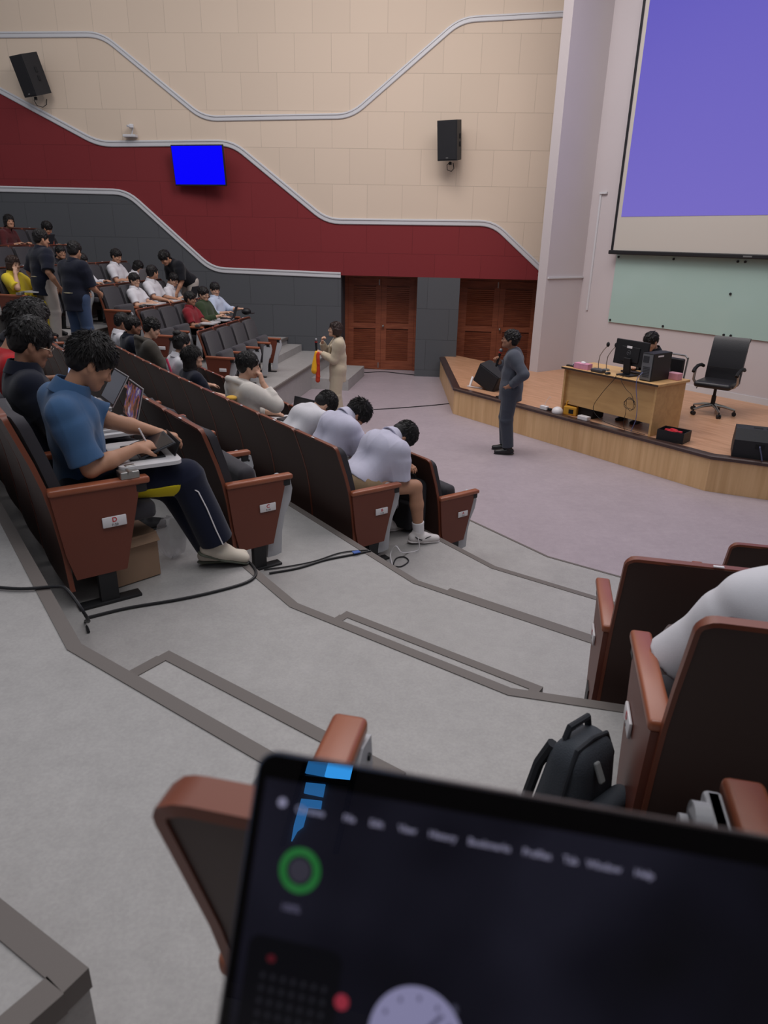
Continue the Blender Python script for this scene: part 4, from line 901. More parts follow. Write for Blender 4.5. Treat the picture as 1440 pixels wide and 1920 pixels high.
# base half of the laptop, lying flat on its board towards the user
Hc = TLc - lh_*LH; e2M = e.matrix_world.inverted()
BM = Matrix.Translation(Hc + lw_*(LW/2)) @ Matrix(((lw_.x, ln_.x, 0, 0), (lw_.y, ln_.y, 0, 0), (0, 0, 1, 0), (0, 0, 0, 1)))
bs = MB().box((0, -LH/2, -0.008), (LW, LH, 0.012), bevel=0.003).build('keyboard_base', M_ALU, e); bs.matrix_parent_inverse = Matrix(); bs.matrix_local = e2M @ BM
kb = MB()
for r in range(5):
    for c in range(13): kb.box((-LW*0.43+LW*0.86*(c+0.5)/13, -0.03-r*0.019, -0.0015), (0.0165, 0.0155, 0.0016))
k_ = kb.build('keys', M_BLACK, bs)
# the board and seat of row F that carry it
o = MB().box((0, 0, 0), (0.38, 0.26, 0.016), bevel=0.004).build('writing_board', M_BOARD); o.matrix_world = BM @ Matrix.Translation((0, -0.115, -0.0225)); tag(o, 'white writing board under the open laptop nearest the camera', 'writing board')

# ------------------------------------------------------------------ back wall with added blue glowing panes, shaped to reflect in the laptop glass
WY = -6.0
struct(MB().box((0, WY-0.08, 4.6), (24, 0.1, 9.2)).build('wall_back', mat('back_wall_paint', (120, 112, 108), rough=0.9)))
wn = empty('reflection_panel'); wn.location = (0, WY, 0); struct(wn)
M_REFL = mat('reflection_glow', (0, 0, 0), rough=0.5, emis=(58, 166, 255), estr=26.0); M_REFL_DIM = mat('reflection_glow_dim', (0, 0, 0), rough=0.5, emis=(58, 150, 235), estr=11.0)
def pane(pts, m): MB().xz(pts, -0.02, 0.0).build('glow_pane', m, wn)
pane([(-3.29, 5.22), (-3.07, 5.22), (-3.07, 5.07), (-3.29, 5.09)], M_REFL_DIM); pane([(-3.06, 5.22), (-2.77, 5.22), (-2.77, 5.05), (-3.06, 5.07)], M_REFL)
pane([(-3.25, 4.99), (-3.03, 4.99), (-3.02, 4.86), (-3.24, 4.88)], M_REFL_DIM); pane([(-3.25, 4.82), (-3.02, 4.82), (-3.01, 4.74), (-3.15, 4.74), (-3.15, 4.55), (-3.20, 4.50), (-3.23, 4.40), (-3.25, 4.55)], M_REFL_DIM)
MB().box((-3.03, -0.01, 5.03), (0.62, 0.03, 0.05)).box((-3.03, -0.01, 5.25), (0.62, 0.03, 0.05)).box((-3.32, -0.01, 4.8), (0.05, 0.03, 0.9)).box((-2.74, -0.01, 4.8), (0.05, 0.03, 0.9)).build('glow_pane_frame', M_BLACK, wn)
# ------------------------------------------------------------------ people: implicit bodies turned into one continuous mesh each
def nz(v): v = np.asarray(v, float); return v/max(1e-9, np.linalg.norm(v))
def V(*a): return np.array(a, float)
class SDF:
    def __init__(s): s.p = []
    def rc(s, a, b, ra, rb, k=0.03, lat=None, st=1.0, op='+'):
        a = np.asarray(a, float); b = np.asarray(b, float); m = max(ra, rb)*max(1.0, st)+0.02
        s.p.append(('rc', op, k, np.minimum(a, b)-m, np.maximum(a, b)+m, (a, b, ra, rb, None if lat is None else nz(lat), st))); return s
    def cc(s, a, b, ra, rb, k=0.02, op='+', rnd=0.006):
        a = np.asarray(a, float); b = np.asarray(b, float); m = max(ra, rb)+0.02
        s.p.append(('cc', op, k, np.minimum(a, b)-m, np.maximum(a, b)+m, (a, b, ra, rb, rnd))); return s
    def el(s, c, r, R=None, k=0.02, op='+', nz_=0.0, nf=60, ph=0.0):
        c = np.asarray(c, float); m = max(r)+0.03+abs(nz_)
        s.p.append(('el', op, k, c-m, c+m, (c, np.asarray(r, float), R, nz_, nf, ph))); return s
    def to(s, c, ax, R, r, k=0.01, op='+', st=1.0, lat=None):
        c = np.asarray(c, float); m = R*max(1, st)+r+0.02
        s.p.append(('to', op, k, c-m, c+m, (c, nz(ax), R, r, st, None if lat is None else nz(lat)))); return s
    def bx(s, c, hs, R=None, k=0.01, op='+', rnd=0.005):
        c = np.asarray(c, float); m = np.linalg.norm(hs)+0.03
        s.p.append(('bx', op, k, c-m, c+m, (c, np.asarray(hs, float), R, rnd))); return s
    def cut(s, p, n, lo=None, hi=None):
        """removes the side the normal points to"""
        s.p.append(('cut', '-', 0, lo, hi, (np.asarray(p, float), nz(n)))); return s
    def build(s, h, noise=None, k_pad=0.03):
        adds = [q for q in s.p if q[1] == '+']
        lo = np.min([q[3] for q in adds], axis=0)-2*h; hi = np.max([q[4] for q in adds], axis=0)+2*h
        n = np.ceil((hi-lo)/h).astype(int)+1
        xs = [lo[i]+h*np.arange(n[i]) for i in range(3)]
        D = np.full(tuple(n), 1.0, np.float32)
        for t, op, k, a, b, q in s.p:
            if a is None: sl = [slice(0, n[i]) for i in range(3)]
            else:
                i0 = np.clip(np.floor((a-k-lo)/h).astype(int), 0, n-1); i1 = np.clip(np.ceil((b+k-lo)/h).astype(int)+1, 1, n)
                if np.any(i1 <= i0): continue
                sl = [slice(i0[i], i1[i]) for i in range(3)]
            X = xs[0][sl[0]][:, None, None]; Y = xs[1][sl[1]][None, :, None]; Z = xs[2][sl[2]][None, None, :]
            if t == 'rc':
                A, Bv, ra, rb, lat, st = q; ba = Bv-A; L2 = max(1e-12, ba@ba)
                px, py, pz = X-A[0], Y-A[1], Z-A[2]
                if lat is not None:
                    l = px*lat[0]+py*lat[1]+pz*lat[2]; f = l*(1/st-1); px = px+f*lat[0]; py = py+f*lat[1]; pz = pz+f*lat[2]
                    bl = ba@lat; ba = ba+bl*(1/st-1)*lat; L2 = max(1e-12, ba@ba)
                tt = np.clip((px*ba[0]+py*ba[1]+pz*ba[2])/L2, 0, 1)
                d = np.sqrt((px-tt*ba[0])**2+(py-tt*ba[1])**2+(pz-tt*ba[2])**2)-(ra+(rb-ra)*tt)
            elif t == 'cc':
                A, Bv, ra, rb, rnd = q; ba = Bv-A; L = max(1e-6, math.sqrt(ba@ba)); u = ba/L
                px, py, pz = X-A[0], Y-A[1], Z-A[2]; ax = px*u[0]+py*u[1]+pz*u[2]
                rad = np.sqrt(np.maximum(0, px*px+py*py+pz*pz-ax*ax)); tt = np.clip(ax/L, 0, 1)
                dr = rad-(ra+(rb-ra)*tt)+rnd; da = np.maximum(-ax, ax-L)+rnd
                d = np.minimum(np.maximum(dr, da), 0)+np.sqrt(np.maximum(dr, 0)**2+np.maximum(da, 0)**2)-rnd
            elif t == 'el':
                c, r, R, na, nf, ph = q; px, py, pz = X-c[0], Y-c[1], Z-c[2]
                if R is not None:
                    px, py, pz = (px*R[0, 0]+py*R[1, 0]+pz*R[2, 0]), (px*R[0, 1]+py*R[1, 1]+pz*R[2, 1]), (px*R[0, 2]+py*R[1, 2]+pz*R[2, 2])
                k0 = np.sqrt((px/r[0])**2+(py/r[1])**2+(pz/r[2])**2); k1 = np.sqrt((px/r[0]**2)**2+(py/r[1]**2)**2+(pz/r[2]**2)**2)
                d = k0*(k0-1)/np.maximum(k1, 1e-6)
                if na: d = d + na*(np.sin(nf*px+ph)*np.sin(nf*1.1*py+1.3*ph)*np.sin(nf*0.9*pz+2.1*ph) + 0.6*np.sin(nf*1.9*px+0.7+ph)*np.sin(nf*2.1*pz+py*nf+ph))
            elif t == 'to':
                c, ax, R, r, st, lat = q; px, py, pz = X-c[0], Y-c[1], Z-c[2]
                if lat is not None:
                    l = px*lat[0]+py*lat[1]+pz*lat[2]; f = l*(1/st-1); px = px+f*lat[0]; py = py+f*lat[1]; pz = pz+f*lat[2]
                a_ = px*ax[0]+py*ax[1]+pz*ax[2]; rad = np.sqrt(np.maximum(0, px*px+py*py+pz*pz-a_*a_))
                d = np.sqrt((rad-R)**2+a_*a_)-r
            elif t == 'bx':
                c, hs, R, rnd = q; px, py, pz = X-c[0], Y-c[1], Z-c[2]
                if R is not None:
                    px, py, pz = (px*R[0, 0]+py*R[1, 0]+pz*R[2, 0]), (px*R[0, 1]+py*R[1, 1]+pz*R[2, 1]), (px*R[0, 2]+py*R[1, 2]+pz*R[2, 2])
                qx, qy, qz = np.abs(px)-hs[0]+rnd, np.abs(py)-hs[1]+rnd, np.abs(pz)-hs[2]+rnd
                d = np.sqrt(np.maximum(qx, 0)**2+np.maximum(qy, 0)**2+np.maximum(qz, 0)**2)+np.minimum(np.maximum(qx, np.maximum(qy, qz)), 0)-rnd
            elif t == 'cut':
                p, nn = q; d = -((X-p[0])*nn[0]+(Y-p[1])*nn[1]+(Z-p[2])*nn[2])
            G = D[sl[0], sl[1], sl[2]]
            if op == '+':
                if k > 0:
                    hh = np.maximum(k-np.abs(G-d), 0)/k; G[...] = np.minimum(G, d)-hh*hh*k*0.25
                else: G[...] = np.minimum(G, d)
            else:
                if t == 'cut': G[...] = np.maximum(G, -d)
                elif k > 0:
                    hh = np.maximum(k-np.abs(G+d), 0)/k; G[...] = np.maximum(G, -d)+hh*hh*k*0.25
                else: G[...] = np.maximum(G, -d)
        if noise:
            amp, fr, seed, dirw = noise; rs = np.random.RandomState(seed); X = xs[0][:, None, None]; Y = xs[1][None, :, None]; Z = xs[2][None, None, :]
            for q_ in range(3):
                w = rs.normal(size=3); w = w/np.linalg.norm(w)*fr*(1+0.5*q_)*np.array(dirw)*1.3; ph = rs.uniform(0, 6.28); w2 = rs.normal(size=3)*fr*0.35
                wave = w[0]*X+w[1]*Y+w[2]*Z+ph+1.6*np.sin(w2[0]*X+w2[1]*Y+w2[2]*Z+ph)
                if fr < 100: D += (amp*0.95*(0.62-np.sqrt(np.abs(np.sin(wave*0.5))))*(0.5+0.5*np.sin(w2[1]*X+w2[2]*Y+w2[0]*Z+2*ph))*-1.0).astype(np.float32)
                else: D += (amp*0.5*np.sin(wave)).astype(np.float32)
        D[0], D[-1], D[:, 0], D[:, -1], D[:, :, 0], D[:, :, -1] = 1, 1, 1, 1, 1, 1
        S = D < 0
        c8 = [(0, 0, 0), (1, 0, 0), (0, 1, 0), (1, 1, 0), (0, 0, 1), (1, 0, 1), (0, 1, 1), (1, 1, 1)]
        nx, ny, nzz = D.shape
        cnt = np.zeros((nx-1, ny-1, nzz-1), np.int8)
        for a, b, c in c8: cnt += S[a:nx-1+a, b:ny-1+b, c:nzz-1+c]
        act = np.argwhere((cnt > 0) & (cnt < 8))
        idx = np.full(cnt.shape, -1, np.int32); idx[act[:, 0], act[:, 1], act[:, 2]] = np.arange(len(act))
        vals = np.stack([D[act[:, 0]+a, act[:, 1]+b, act[:, 2]+c] for a, b, c in c8], 1)
        pos = np.zeros((len(act), 3)); w = np.zeros(len(act))
        for i in range(8):
            for j in range(i+1, 8):
                ci, cj = c8[i], c8[j]
                if sum(abs(ci[m]-cj[m]) for m in range(3)) != 1: continue
                vi, vj = vals[:, i], vals[:, j]; x = (vi < 0) != (vj < 0)
                tt = np.where(x, vi/np.where(x, vi-vj, 1), 0)
                for m in range(3): pos[:, m] += np.where(x, ci[m]+(cj[m]-ci[m])*tt, 0)
                w += x
        co = (act+pos/w[:, None])*h+lo
        F = []
        for ax in range(3):
            A = S[:-1] if ax == 0 else (S[:, :-1] if ax == 1 else S[:, :, :-1]); B = S[1:] if ax == 0 else (S[:, 1:] if ax == 1 else S[:, :, 1:])
            e = np.argwhere(A != B); o1, o2 = [(1, 2), (2, 0), (0, 1)][ax]
            e = e[(e[:, o1] > 0) & (e[:, o2] > 0)]
            ins = S[e[:, 0], e[:, 1], e[:, 2]]
            q = []
            for d1, d2 in ((0, 0), (1, 0), (1, 1), (0, 1)):
                g = e.copy(); g[:, o1] -= d1; g[:, o2] -= d2; q.append(idx[g[:, 0], g[:, 1], g[:, 2]])
            q = np.stack(q, 1); q[ins] = q[ins][:, ::-1]
            F.append(q)
        F = np.concatenate(F); F = F[(F >= 0).all(1)][:, ::-1]
        return co, F
def mesh_from(name, co, F):
    me = bpy.data.meshes.new(name); me.vertices.add(len(co)); me.vertices.foreach_set('co', co.astype(np.float32).ravel())
    me.loops.add(F.size); me.loops.foreach_set('vertex_index', F.astype(np.int32).ravel())
    me.polygons.add(len(F)); me.polygons.foreach_set('loop_start', np.arange(0, F.size, 4, dtype=np.int32))
    me.polygons.foreach_set('use_smooth', np.ones(len(F), bool)); me.update(calc_edges=True); me.validate(); return me
def strands(hd, R, s, style, rs, n, vol=1.0):
    v = 0.010*vol; U = []
    while len(U) < n:
        u = rs.normal(size=(n, 3)); u /= np.linalg.norm(u, axis=1)[:, None]
        ok = (u[:, 2] > -0.42) & ~((u[:, 1] > 0.45) & (u[:, 2] < 0.30)) & ~((np.abs(u[:, 0]) > 0.75) & (u[:, 2] < -0.12) & (u[:, 1] > -0.35))
        U += list(u[ok])
    U = np.array(U[:n]); e = V(0.077+v, 0.096+v, 0.087+1.1*v); c = V(0, -0.016, 0.036)
    P0 = c+U*e*0.97; crown = V(0.01, -0.05, 0.13); N_ = U/e; N_ /= np.linalg.norm(N_, axis=1)[:, None]
    fl = P0-crown+V(0, 0.015, 0)+rs.normal(size=(n, 3))*0.02*(3.0 if style == 'curly' else 1.0); fl -= (fl*N_).sum(1)[:, None]*N_; fl /= np.linalg.norm(fl, axis=1)[:, None]+1e-6
    L = {'short': 0.022, 'messy': 0.038, 'curly': 0.026, 'flat': 0.034, 'long': 0.07, 'bob': 0.055, 'pony': 0.05}[style]*rs.uniform(0.6, 1.25, n)[:, None]
    lift = {'short': 0.45, 'messy': 0.42, 'curly': 0.55, 'flat': 0.16, 'long': 0.06, 'bob': 0.08, 'pony': 0.03}[style]
    K = 5; pts = []; d = fl+N_*lift*rs.uniform(0.5, 1.5, n)[:, None]; p = P0.copy(); side = np.cross(N_, fl)*rs.normal(size=(n, 1))*0.35
    for k in range(K):
        pts.append(p.copy()); dd = d+side*(k/K)-N_*(0.9*lift*k/K)
        if style == 'curly': dd = dd+np.cross(N_, fl)*np.sin(k*1.9+rs.uniform(0, 6, (n, 1)))*0.9
        dd /= np.linalg.norm(dd, axis=1)[:, None]; p = p+dd*L/(K-1)
    a = np.cross(fl, N_); a /= np.linalg.norm(a, axis=1)[:, None]+1e-6; b = N_
    rad = [0.0016, 0.0016, 0.0014, 0.0010, 0.0003]; co = []
    for k in range(K):
        for t in (0, 2.094, 4.189): co.append(pts[k]+(a*math.cos(t)*1.5+b*math.sin(t))*rad[k])
    co = np.stack(co, 1)*s; base = np.arange(n)[:, None]*(3*K); F = []
    for k in range(K-1):
        for t in range(3): F.append(np.concatenate([base+3*k+t, base+3*k+(t+1) % 3, base+3*k+3+(t+1) % 3, base+3*k+3+t], 1))
    return (co.reshape(-1, 3)@R.T)+hd, np.concatenate(F)
def sdf_obj(name, S, h, m, parent, noise=None, M=None):
    co, F = S.build(h, noise)
    if M is not None: co = co@np.array(M).T
    return link(name, mesh_from(name, co, F), m, parent)

def rotm(yaw=0, pitch=0, roll=0):
    """columns = local x (right), y (face), z (up); yaw + = turns to the person's left, pitch + = looks down, roll + = tilts to the right ear"""
    cy, sy = math.cos(yaw), math.sin(yaw); cp, sp = math.cos(-pitch), math.sin(-pitch); cr, sr = math.cos(roll), math.sin(roll)
    Rz = np.array([[cy, -sy, 0], [sy, cy, 0], [0, 0, 1]]); Rx = np.array([[1, 0, 0], [0, cp, -sp], [0, sp, cp]]); Ry = np.array([[cr, 0, sr], [0, 1, 0], [-sr, 0, cr]])
    return Rz@Rx@Ry
def ik(a, b, l1, l2, hint):
    a = np.asarray(a, float); b = np.asarray(b, float); d = b-a; L = np.linalg.norm(d); u = d/max(L, 1e-6)
    if L > (l1+l2)*0.995: b = a+u*(l1+l2)*0.995; L = (l1+l2)*0.995
    x = (l1*l1-l2*l2+L*L)/(2*L); hgt = math.sqrt(max(0, l1*l1-x*x)); hv = np.asarray(hint, float); hv = hv-(hv@u)*u; hv = nz(hv)
    return a+u*x+hv*hgt, b
def hand(S, w, d, n, side, curl=0.35, s=1.0, fr=0.0095, thumb=0.5, spread=1.0):
    """w wrist, d finger direction, n the way the palm faces, side +1 = right hand"""
    d = nz(d); n = np.asarray(n, float); n = nz(n-(n@d)*d); t = np.cross(d, n)*(-side)      # towards the thumb
    k0 = w+d*0.012*s; k1 = w+d*0.080*s
    S.rc(k0, k1, 0.021*s, 0.019*s, 0.012, lat=t, st=1.75)
    tips = []
    for i, (o, L) in enumerate(((0.030, 0.070), (0.010, 0.078), (-0.011, 0.072), (-0.031, 0.056))):
        p = k1 + t*o*s; ang = 0.0; dd = nz(d+t*o*0.9*spread)
        for j, f in enumerate((0.48, 0.30, 0.22)):
            ang += curl*(0.8, 1.0, 0.7)[j]*(1+0.08*i); v = dd*math.cos(ang)+n*math.sin(ang); q = p+v*L*f*s*1.02
            S.rc(p, q, fr*(1-0.08*j)*s, fr*(1-0.08*(j+1))*s, 0.005); p = q
        tips.append(p)
    p = w+d*0.022*s+t*0.020*s; v = nz(d*0.75+t*(0.8)+n*thumb*0.6); q = p+v*0.042*s; S.rc(p, q, 0.013*s, 0.0115*s, 0.010)
    v2 = nz(v*0.6+d*0.6+n*thumb); r = q+v2*0.030*s; S.rc(q, r, 0.011*s, 0.009*s, 0.004)
    return tips
def head(S, c, R, s=1.0, fem=False, detail=True):
    def P(x, y, z): return c+R@(V(x, y, z)*s)
    def E(x, y, z, r, k=0.02, op='+', RR=None): S.el(P(x, y, z), V(*r)*s, R if RR is None else R@RR, k*s, op)
    E(0, -0.012, 0.030, (0.074, 0.094, 0.088)); E(0, 0.022, -0.030, (0.062, 0.070, 0.080), 0.03)
    S.rc(P(0, 0.03, -0.062), P(0, 0.066, -0.092), 0.044*s, 0.024*s, 0.03, lat=R[:, 0], st=1.12)
    for x in (-1, 1):
        S.rc(P(x*0.055, 0.0, -0.045), P(x*0.022, 0.062, -0.088), 0.022*s, 0.02*s, 0.03)          # jaw line
        E(x*0.038, 0.066, -0.030, (0.024, 0.022, 0.022), 0.02)                                     # cheek
    S.rc(P(-0.034, 0.078, 0.018), P(0.034, 0.078, 0.018), 0.012*s, 0.012*s, 0.015)               # brow
    for x in (-1, 1): E(x*0.031, 0.096, -0.002, (0.017, 0.012, 0.011), 0.01, '-')
    for x in (-1, 1): E(x*0.031, 0.079, -0.003, (0.0145, 0.013, 0.0125), 0.004)
    S.rc(P(0, 0.088, 0.002), P(0, 0.108, -0.034), 0.008*s, 0.0115*s, 0.012)
    for x in (-1, 1): E(x*0.012, 0.098, -0.039, (0.009, 0.010, 0.008), 0.006)
    E(0, 0.090, -0.060, (0.022, 0.010, 0.0055), 0.004); E(0, 0.088, -0.071, (0.019, 0.010, 0.006), 0.004); E(0, 0.080, -0.094, (0.018, 0.014, 0.014), 0.012)
    for x in (-1, 1):
        Re = rotm(0, -0.25, 0)
        E(x*0.077, -0.004, -0.016, (0.011, 0.020, 0.032), 0.006, '+', Re@rotm(x*0.35, 0, 0)); E(x*0.088, 0.003, -0.012, (0.006, 0.011, 0.018), 0.004, '-')
def hair_sdf(S, c, R, s=1.0, style='short', rs=None, vol=1.0):
    def P(x, y, z): return c+R@(V(x, y, z)*s)
    rs = rs or np.random.RandomState(1)
    v = 0.010*vol
    def E(x, y, z, r, k=0.012, op='+'): S.el(P(x, y, z), V(*r)*s, R, k*s, op)
    E(0, -0.016, 0.036, (0.077+v, 0.096+v, 0.086+1.3*v))
    E(0, -0.045, -0.005, (0.070+v*0.7, 0.060+v, 0.078))
    if style in ('long', 'bob', 'pony'):
        E(0, -0.035, -0.03, (0.084+v, 0.070, 0.10), 0.02)
    E(0, 0.092, -0.052, (0.075, 0.062, 0.088), 0.008, '-')             # face opening
    E(0, 0.062, -0.10, (0.10, 0.085, 0.075), 0.008, '-')
    if style not in ('long', 'bob'):
        for x in (-1, 1): S.el(P(x*0.098, 0.008, -0.050), V(0.040, 0.046, 0.052)*s, R, 0.006, '-')
        S.bx(P(0, -0.02, -0.16), V(0.14, 0.14, 0.085)*s, R, 0.01, '-')
    n = {'short': 150, 'messy': 170, 'curly': 190, 'flat': 130, 'long': 90, 'bob': 90, 'pony': 70}[style]
    rr = {'short': 0.0075, 'messy': 0.0080, 'curly': 0.0080, 'flat': 0.0070, 'long': 0.007, 'bob': 0.007, 'pony': 0.007}[style]*(0.6+0.4*vol)
    crown = V(0.01, -0.05, 0.125)
    for _ in range(n):
        u = rs.normal(size=3); u /= np.linalg.norm(u)
        if u[2] < -0.30 or (u[1] > 0.35 and u[2] < 0.25): continue
        p = V(u[0]*(0.076+v), -0.016+u[1]*(0.095+v), 0.036+u[2]*(0.085+v)); fl_ = nz(p-crown+V(0, 0.02, 0)); nn = nz(u); tdir = nz(fl_-nn*(fl_@nn)*0.9 + rs.normal(size=3)*(0.55 if style == 'curly' else 0.28))
        L = rs.uniform(0.018, 0.034)*(0.7 if style in ('short', 'curly') else 1.0); lift = nn*(0.003 if style in ('messy', 'curly') else 0.001)
        if style == 'curly': p = p+nn*rs.uniform(0, 0.006)
        S.rc(P(*p), P(*(p+tdir*L+lift)), rr*s*rs.uniform(0.8, 1.25), rr*0.5*s, 0.004)
    if style in ('messy', 'curly', 'short', 'flat'):                    # fringe
        for i in range(15 if style != 'short' else 11):
            x = -0.056+0.112*i/(14 if style != 'short' else 10); L = rs.uniform(0.022, 0.040)*(1.25 if style in ('messy', 'flat') else 0.7)
            S.rc(P(x, 0.070, 0.074-abs(x)*0.25), P(x*1.06+rs.normal()*0.006, 0.096-abs(x)*0.35, 0.066-L-abs(x)*0.3), 0.010*s, 0.004*s, 0.005)
        if style in ('messy', 'short', 'curly', 'flat'):
            for x in (-1, 1): S.rc(P(x*0.074, 0.030, 0.03), P(x*0.076, 0.026, -0.018), 0.010*s, 0.007*s, 0.01)
    if style == 'long':
        for i in range(16):
            a = -2.5+5.0*i/15*1.0; x = math.sin(a)*0.080; y = -0.02-math.cos(a)*0.075
            if y > 0.045: continue
            S.rc(P(x, y, 0.0), P(x*1.08, y*0.9-0.02, -0.13), 0.020*s, 0.020*s, 0.012); S.rc(P(x*1.08, y*0.9-0.02, -0.13), P(x*1.0, y*0.7-0.035, -0.27-0.03*rs.rand()), 0.020*s, 0.008*s, 0.012)
        for i in range(8):
            x = -0.05+0.0143*i; S.rc(P(x, 0.066, 0.078), P(x*1.2, 0.094-abs(x)*0.5, 0.022), 0.012*s, 0.006*s, 0.008)
    if style == 'bob':
        for i in range(18):
            a = -2.35+4.7*i/17; x = math.sin(a)*0.082; y = -0.02-math.cos(a)*0.082
            S.rc(P(x, y, 0.01), P(x*1.05, y*0.95, -0.085+0.015*rs.rand()), 0.020*s, 0.012*s, 0.010)
        for x in (-1, 1): S.rc(P(x*0.03, 0.070, 0.085), P(x*0.070, 0.062, 0.0), 0.015*s, 0.010*s, 0.01)
M_HAIR = mat('black_hair', (26, 23, 23), rough=0.55, spec=0.35, bump=0.0)
M_EYE = mat('eye_dark', (24, 18, 16), rough=0.25)
M_LENSRIM = mat('glasses_rim', (60, 55, 55), rough=0.3, metal=0.4)
M_LENSGOLD = mat('glasses_wire', (150, 140, 130), rough=0.25, metal=0.9)
def skin(col): return mat('skin_%d_%d_%d' % col, col, rough=0.55, spec=0.35, var=0.03, vscale=18)
def cloth(nm, col): return mat('cloth_'+nm, col, rough=0.9, spec=0.12, bump=0.10, bscale=420, var=0.02, vscale=30, sheen=0.15)
def person(label, root, P, group=None):
    """P holds joints in the root's frame (x right, y forward, z up)"""
    tag(root, label, 'person', group)
    h = P.get('h', 0.0085); s = P.get('s', 1.0); sk = skin(P.get('skin', (176, 132, 108))); rs = np.random.RandomState(P.get('seed', 3))
    hip, neck, hd = V(*P['hip']), V(*P['neck']), V(*P['head']); R = rotm(*P.get('hrot', (0, 0, 0)))
    lat = nz(V(math.cos(P.get('twist', 0)), math.sin(P.get('twist', 0)), P.get('tilt', 0)))
    sw = P.get('sw', 0.168)*s; drop = P.get('drop', 0.045)
    sp = nz(neck-hip)
    shR = V(*P['shR']) if 'shR' in P else neck+lat*sw-sp*drop; shL = V(*P['shL']) if 'shL' in P else neck-lat*sw-sp*drop
    hl = nz(V(math.cos(P.get('htwist', 0)), math.sin(P.get('htwist', 0)), 0)); hjR, hjL = hip+hl*0.09*s, hip-hl*0.09*s
    A1, A2 = 0.285*s, 0.245*s; B1, B2 = P.get('thigh', 0.43)*s, 0.41*s
    arms = {}
    for sd, sh in (('R', shR), ('L', shL)):
        sg = 1 if sd == 'R' else -1; w = V(*P['wr'+sd]); e, w = ik(sh, w, A1, A2, P.get('eh'+sd, (sg*0.5, -0.5, -0.7))); arms[sd] = (sh, e, w)
    legs = {}
    for sd, hj in (('R', hjR), ('L', hjL)):
        sg = 1 if sd == 'R' else -1; a = V(*P['an'+sd]); kn, a = ik(hj, a, B1, B2, P.get('kh'+sd, (sg*0.05, 1, 0.6))); legs[sd] = (hj, kn, a)
    mid = hip*0.55+neck*0.45; fwd = nz(np.cross(np.array([0, 0, 1.0]), lat)); bend = P.get('bend', 0.0); back = np.cross(lat, sp)  # forward normal of chest
    mid = mid - nz(np.cross(sp, lat))*(-bend)
    bulk = P.get('bulk', 1.0)*s
    def torso(S, g):
        S.rc(hip-hl*0.06*s, hip+hl*0.06*s, 0.105*bulk+g, 0.105*bulk+g, 0.04)
        S.rc(hip+sp*0.03, mid, 0.098*bulk+g, 0.098*bulk+g, 0.05, lat=lat, st=1.22)
        S.rc(mid, neck-sp*0.12, 0.098*bulk+g, 0.098*bulk+g, 0.05, lat=lat, st=1.38)
        S.rc(neck-sp*0.10-lat*0.10*s, neck-sp*0.10+lat*0.10*s, 0.078*bulk+g, 0.078*bulk+g, 0.05)
        S.rc(shL, neck-sp*0.03, 0.045*s+g, 0.052*s+g, 0.05); S.rc(shR, neck-sp*0.03, 0.045*s+g, 0.052*s+g, 0.05)
    def arm_s(S, sd, g, f=1.0, flat=False):
        sh, e, w = arms[sd]
        S.rc(sh, e, 0.050*bulk+g, 0.040*s+g, 0.03); S.rc(e, e*0.6+w*0.4, 0.040*s+g, 0.041*s+g, 0.015); S.rc(e*0.6+w*0.4, w, 0.041*s+g, 0.026*s+g, 0.015)
    # body
    S = SDF(); torso(S, -0.004)
    S.rc(neck-sp*0.02, hd-R[:, 2]*0.055*s-R[:, 1]*0.012, 0.052*s, 0.050*s, 0.03)
    head(S, hd, R, s)
    arm_s(S, 'R', 0.0); arm_s(S, 'L', 0.0)
    for sd in 'RL':
        hj, kn, a = legs[sd]
        S.rc(hj, kn, 0.078*bulk, 0.056*s, 0.03); S.rc(kn, kn*0.62+a*0.38, 0.054*s, 0.056*s, 0.02); S.rc(kn*0.62+a*0.38, a, 0.056*s, 0.036*s, 0.02)
        td = nz(V(*P.get('toe'+sd, (0, 1, -0.12)))); S.rc(a+td*0.0-V(0, 0, 0.01), a+td*0.075*s-V(0, 0, 0.045), 0.026*s, 0.020*s, 0.02)
    hands = {}
    for sd in 'RL':
        hp = P.get('hand'+sd); sh, e, w = arms[sd]
        if hp is None: hp = (nz(w-e), (0, 0, -1), 0.35)
        elif hp[0] is None: hp = (nz(w-e),)+tuple(hp[1:])
        hands[sd] = hand(S, w, V(*hp[0]), V(*hp[1]), 1 if sd == 'R' else -1, hp[2], s, max(0.0095, h*1.05))
    body = sdf_obj('body', S, h, sk, root)
    # eyes and brows
    for x in (-1, 1):
        c = hd+R@(V(x*0.031, 0.0905, -0.004)*s)
        MB().sph(c, 0.0095*s, (1.25, 0.35, 0.32 if P.get('lid') else 0.55), n=10, rot=Matrix(R.tolist()).to_4x4()).build('eye', M_EYE, body, smooth=True)
        b = [hd+R@(V(x*(0.016+0.011*i), 0.0935-0.004*i, 0.021+0.003*(1.5-abs(i-1.5)))*s) for i in range(4)]
        MB().tube(b, [0.0022, 0.003, 0.003, 0.0015], n=6).build('eyebrow', M_HAIR, body, smooth=True)
    # hair
    if P.get('hair', 'short'):
        S = SDF(); hair_sdf(S, hd, R, s, P.get('hair', 'short'), rs, P.get('vol', 1.0))
        co, F = S.build(0.0042 if h < 0.0063 else 0.0056, (0.0012, 170, 5, (1, 1, 0.5)))
        sc_, sf_ = strands(hd, R, s, P['hair'] if P.get('hair') else 'short', rs, 3400 if h < 0.0063 else (2000 if h < 0.0074 else 700), P.get('vol', 1.0))
        link('hair', mesh_from('hair', np.concatenate([co, sc_]), np.concatenate([F, sf_+len(co)])), P.get('hairm', M_HAIR), root)
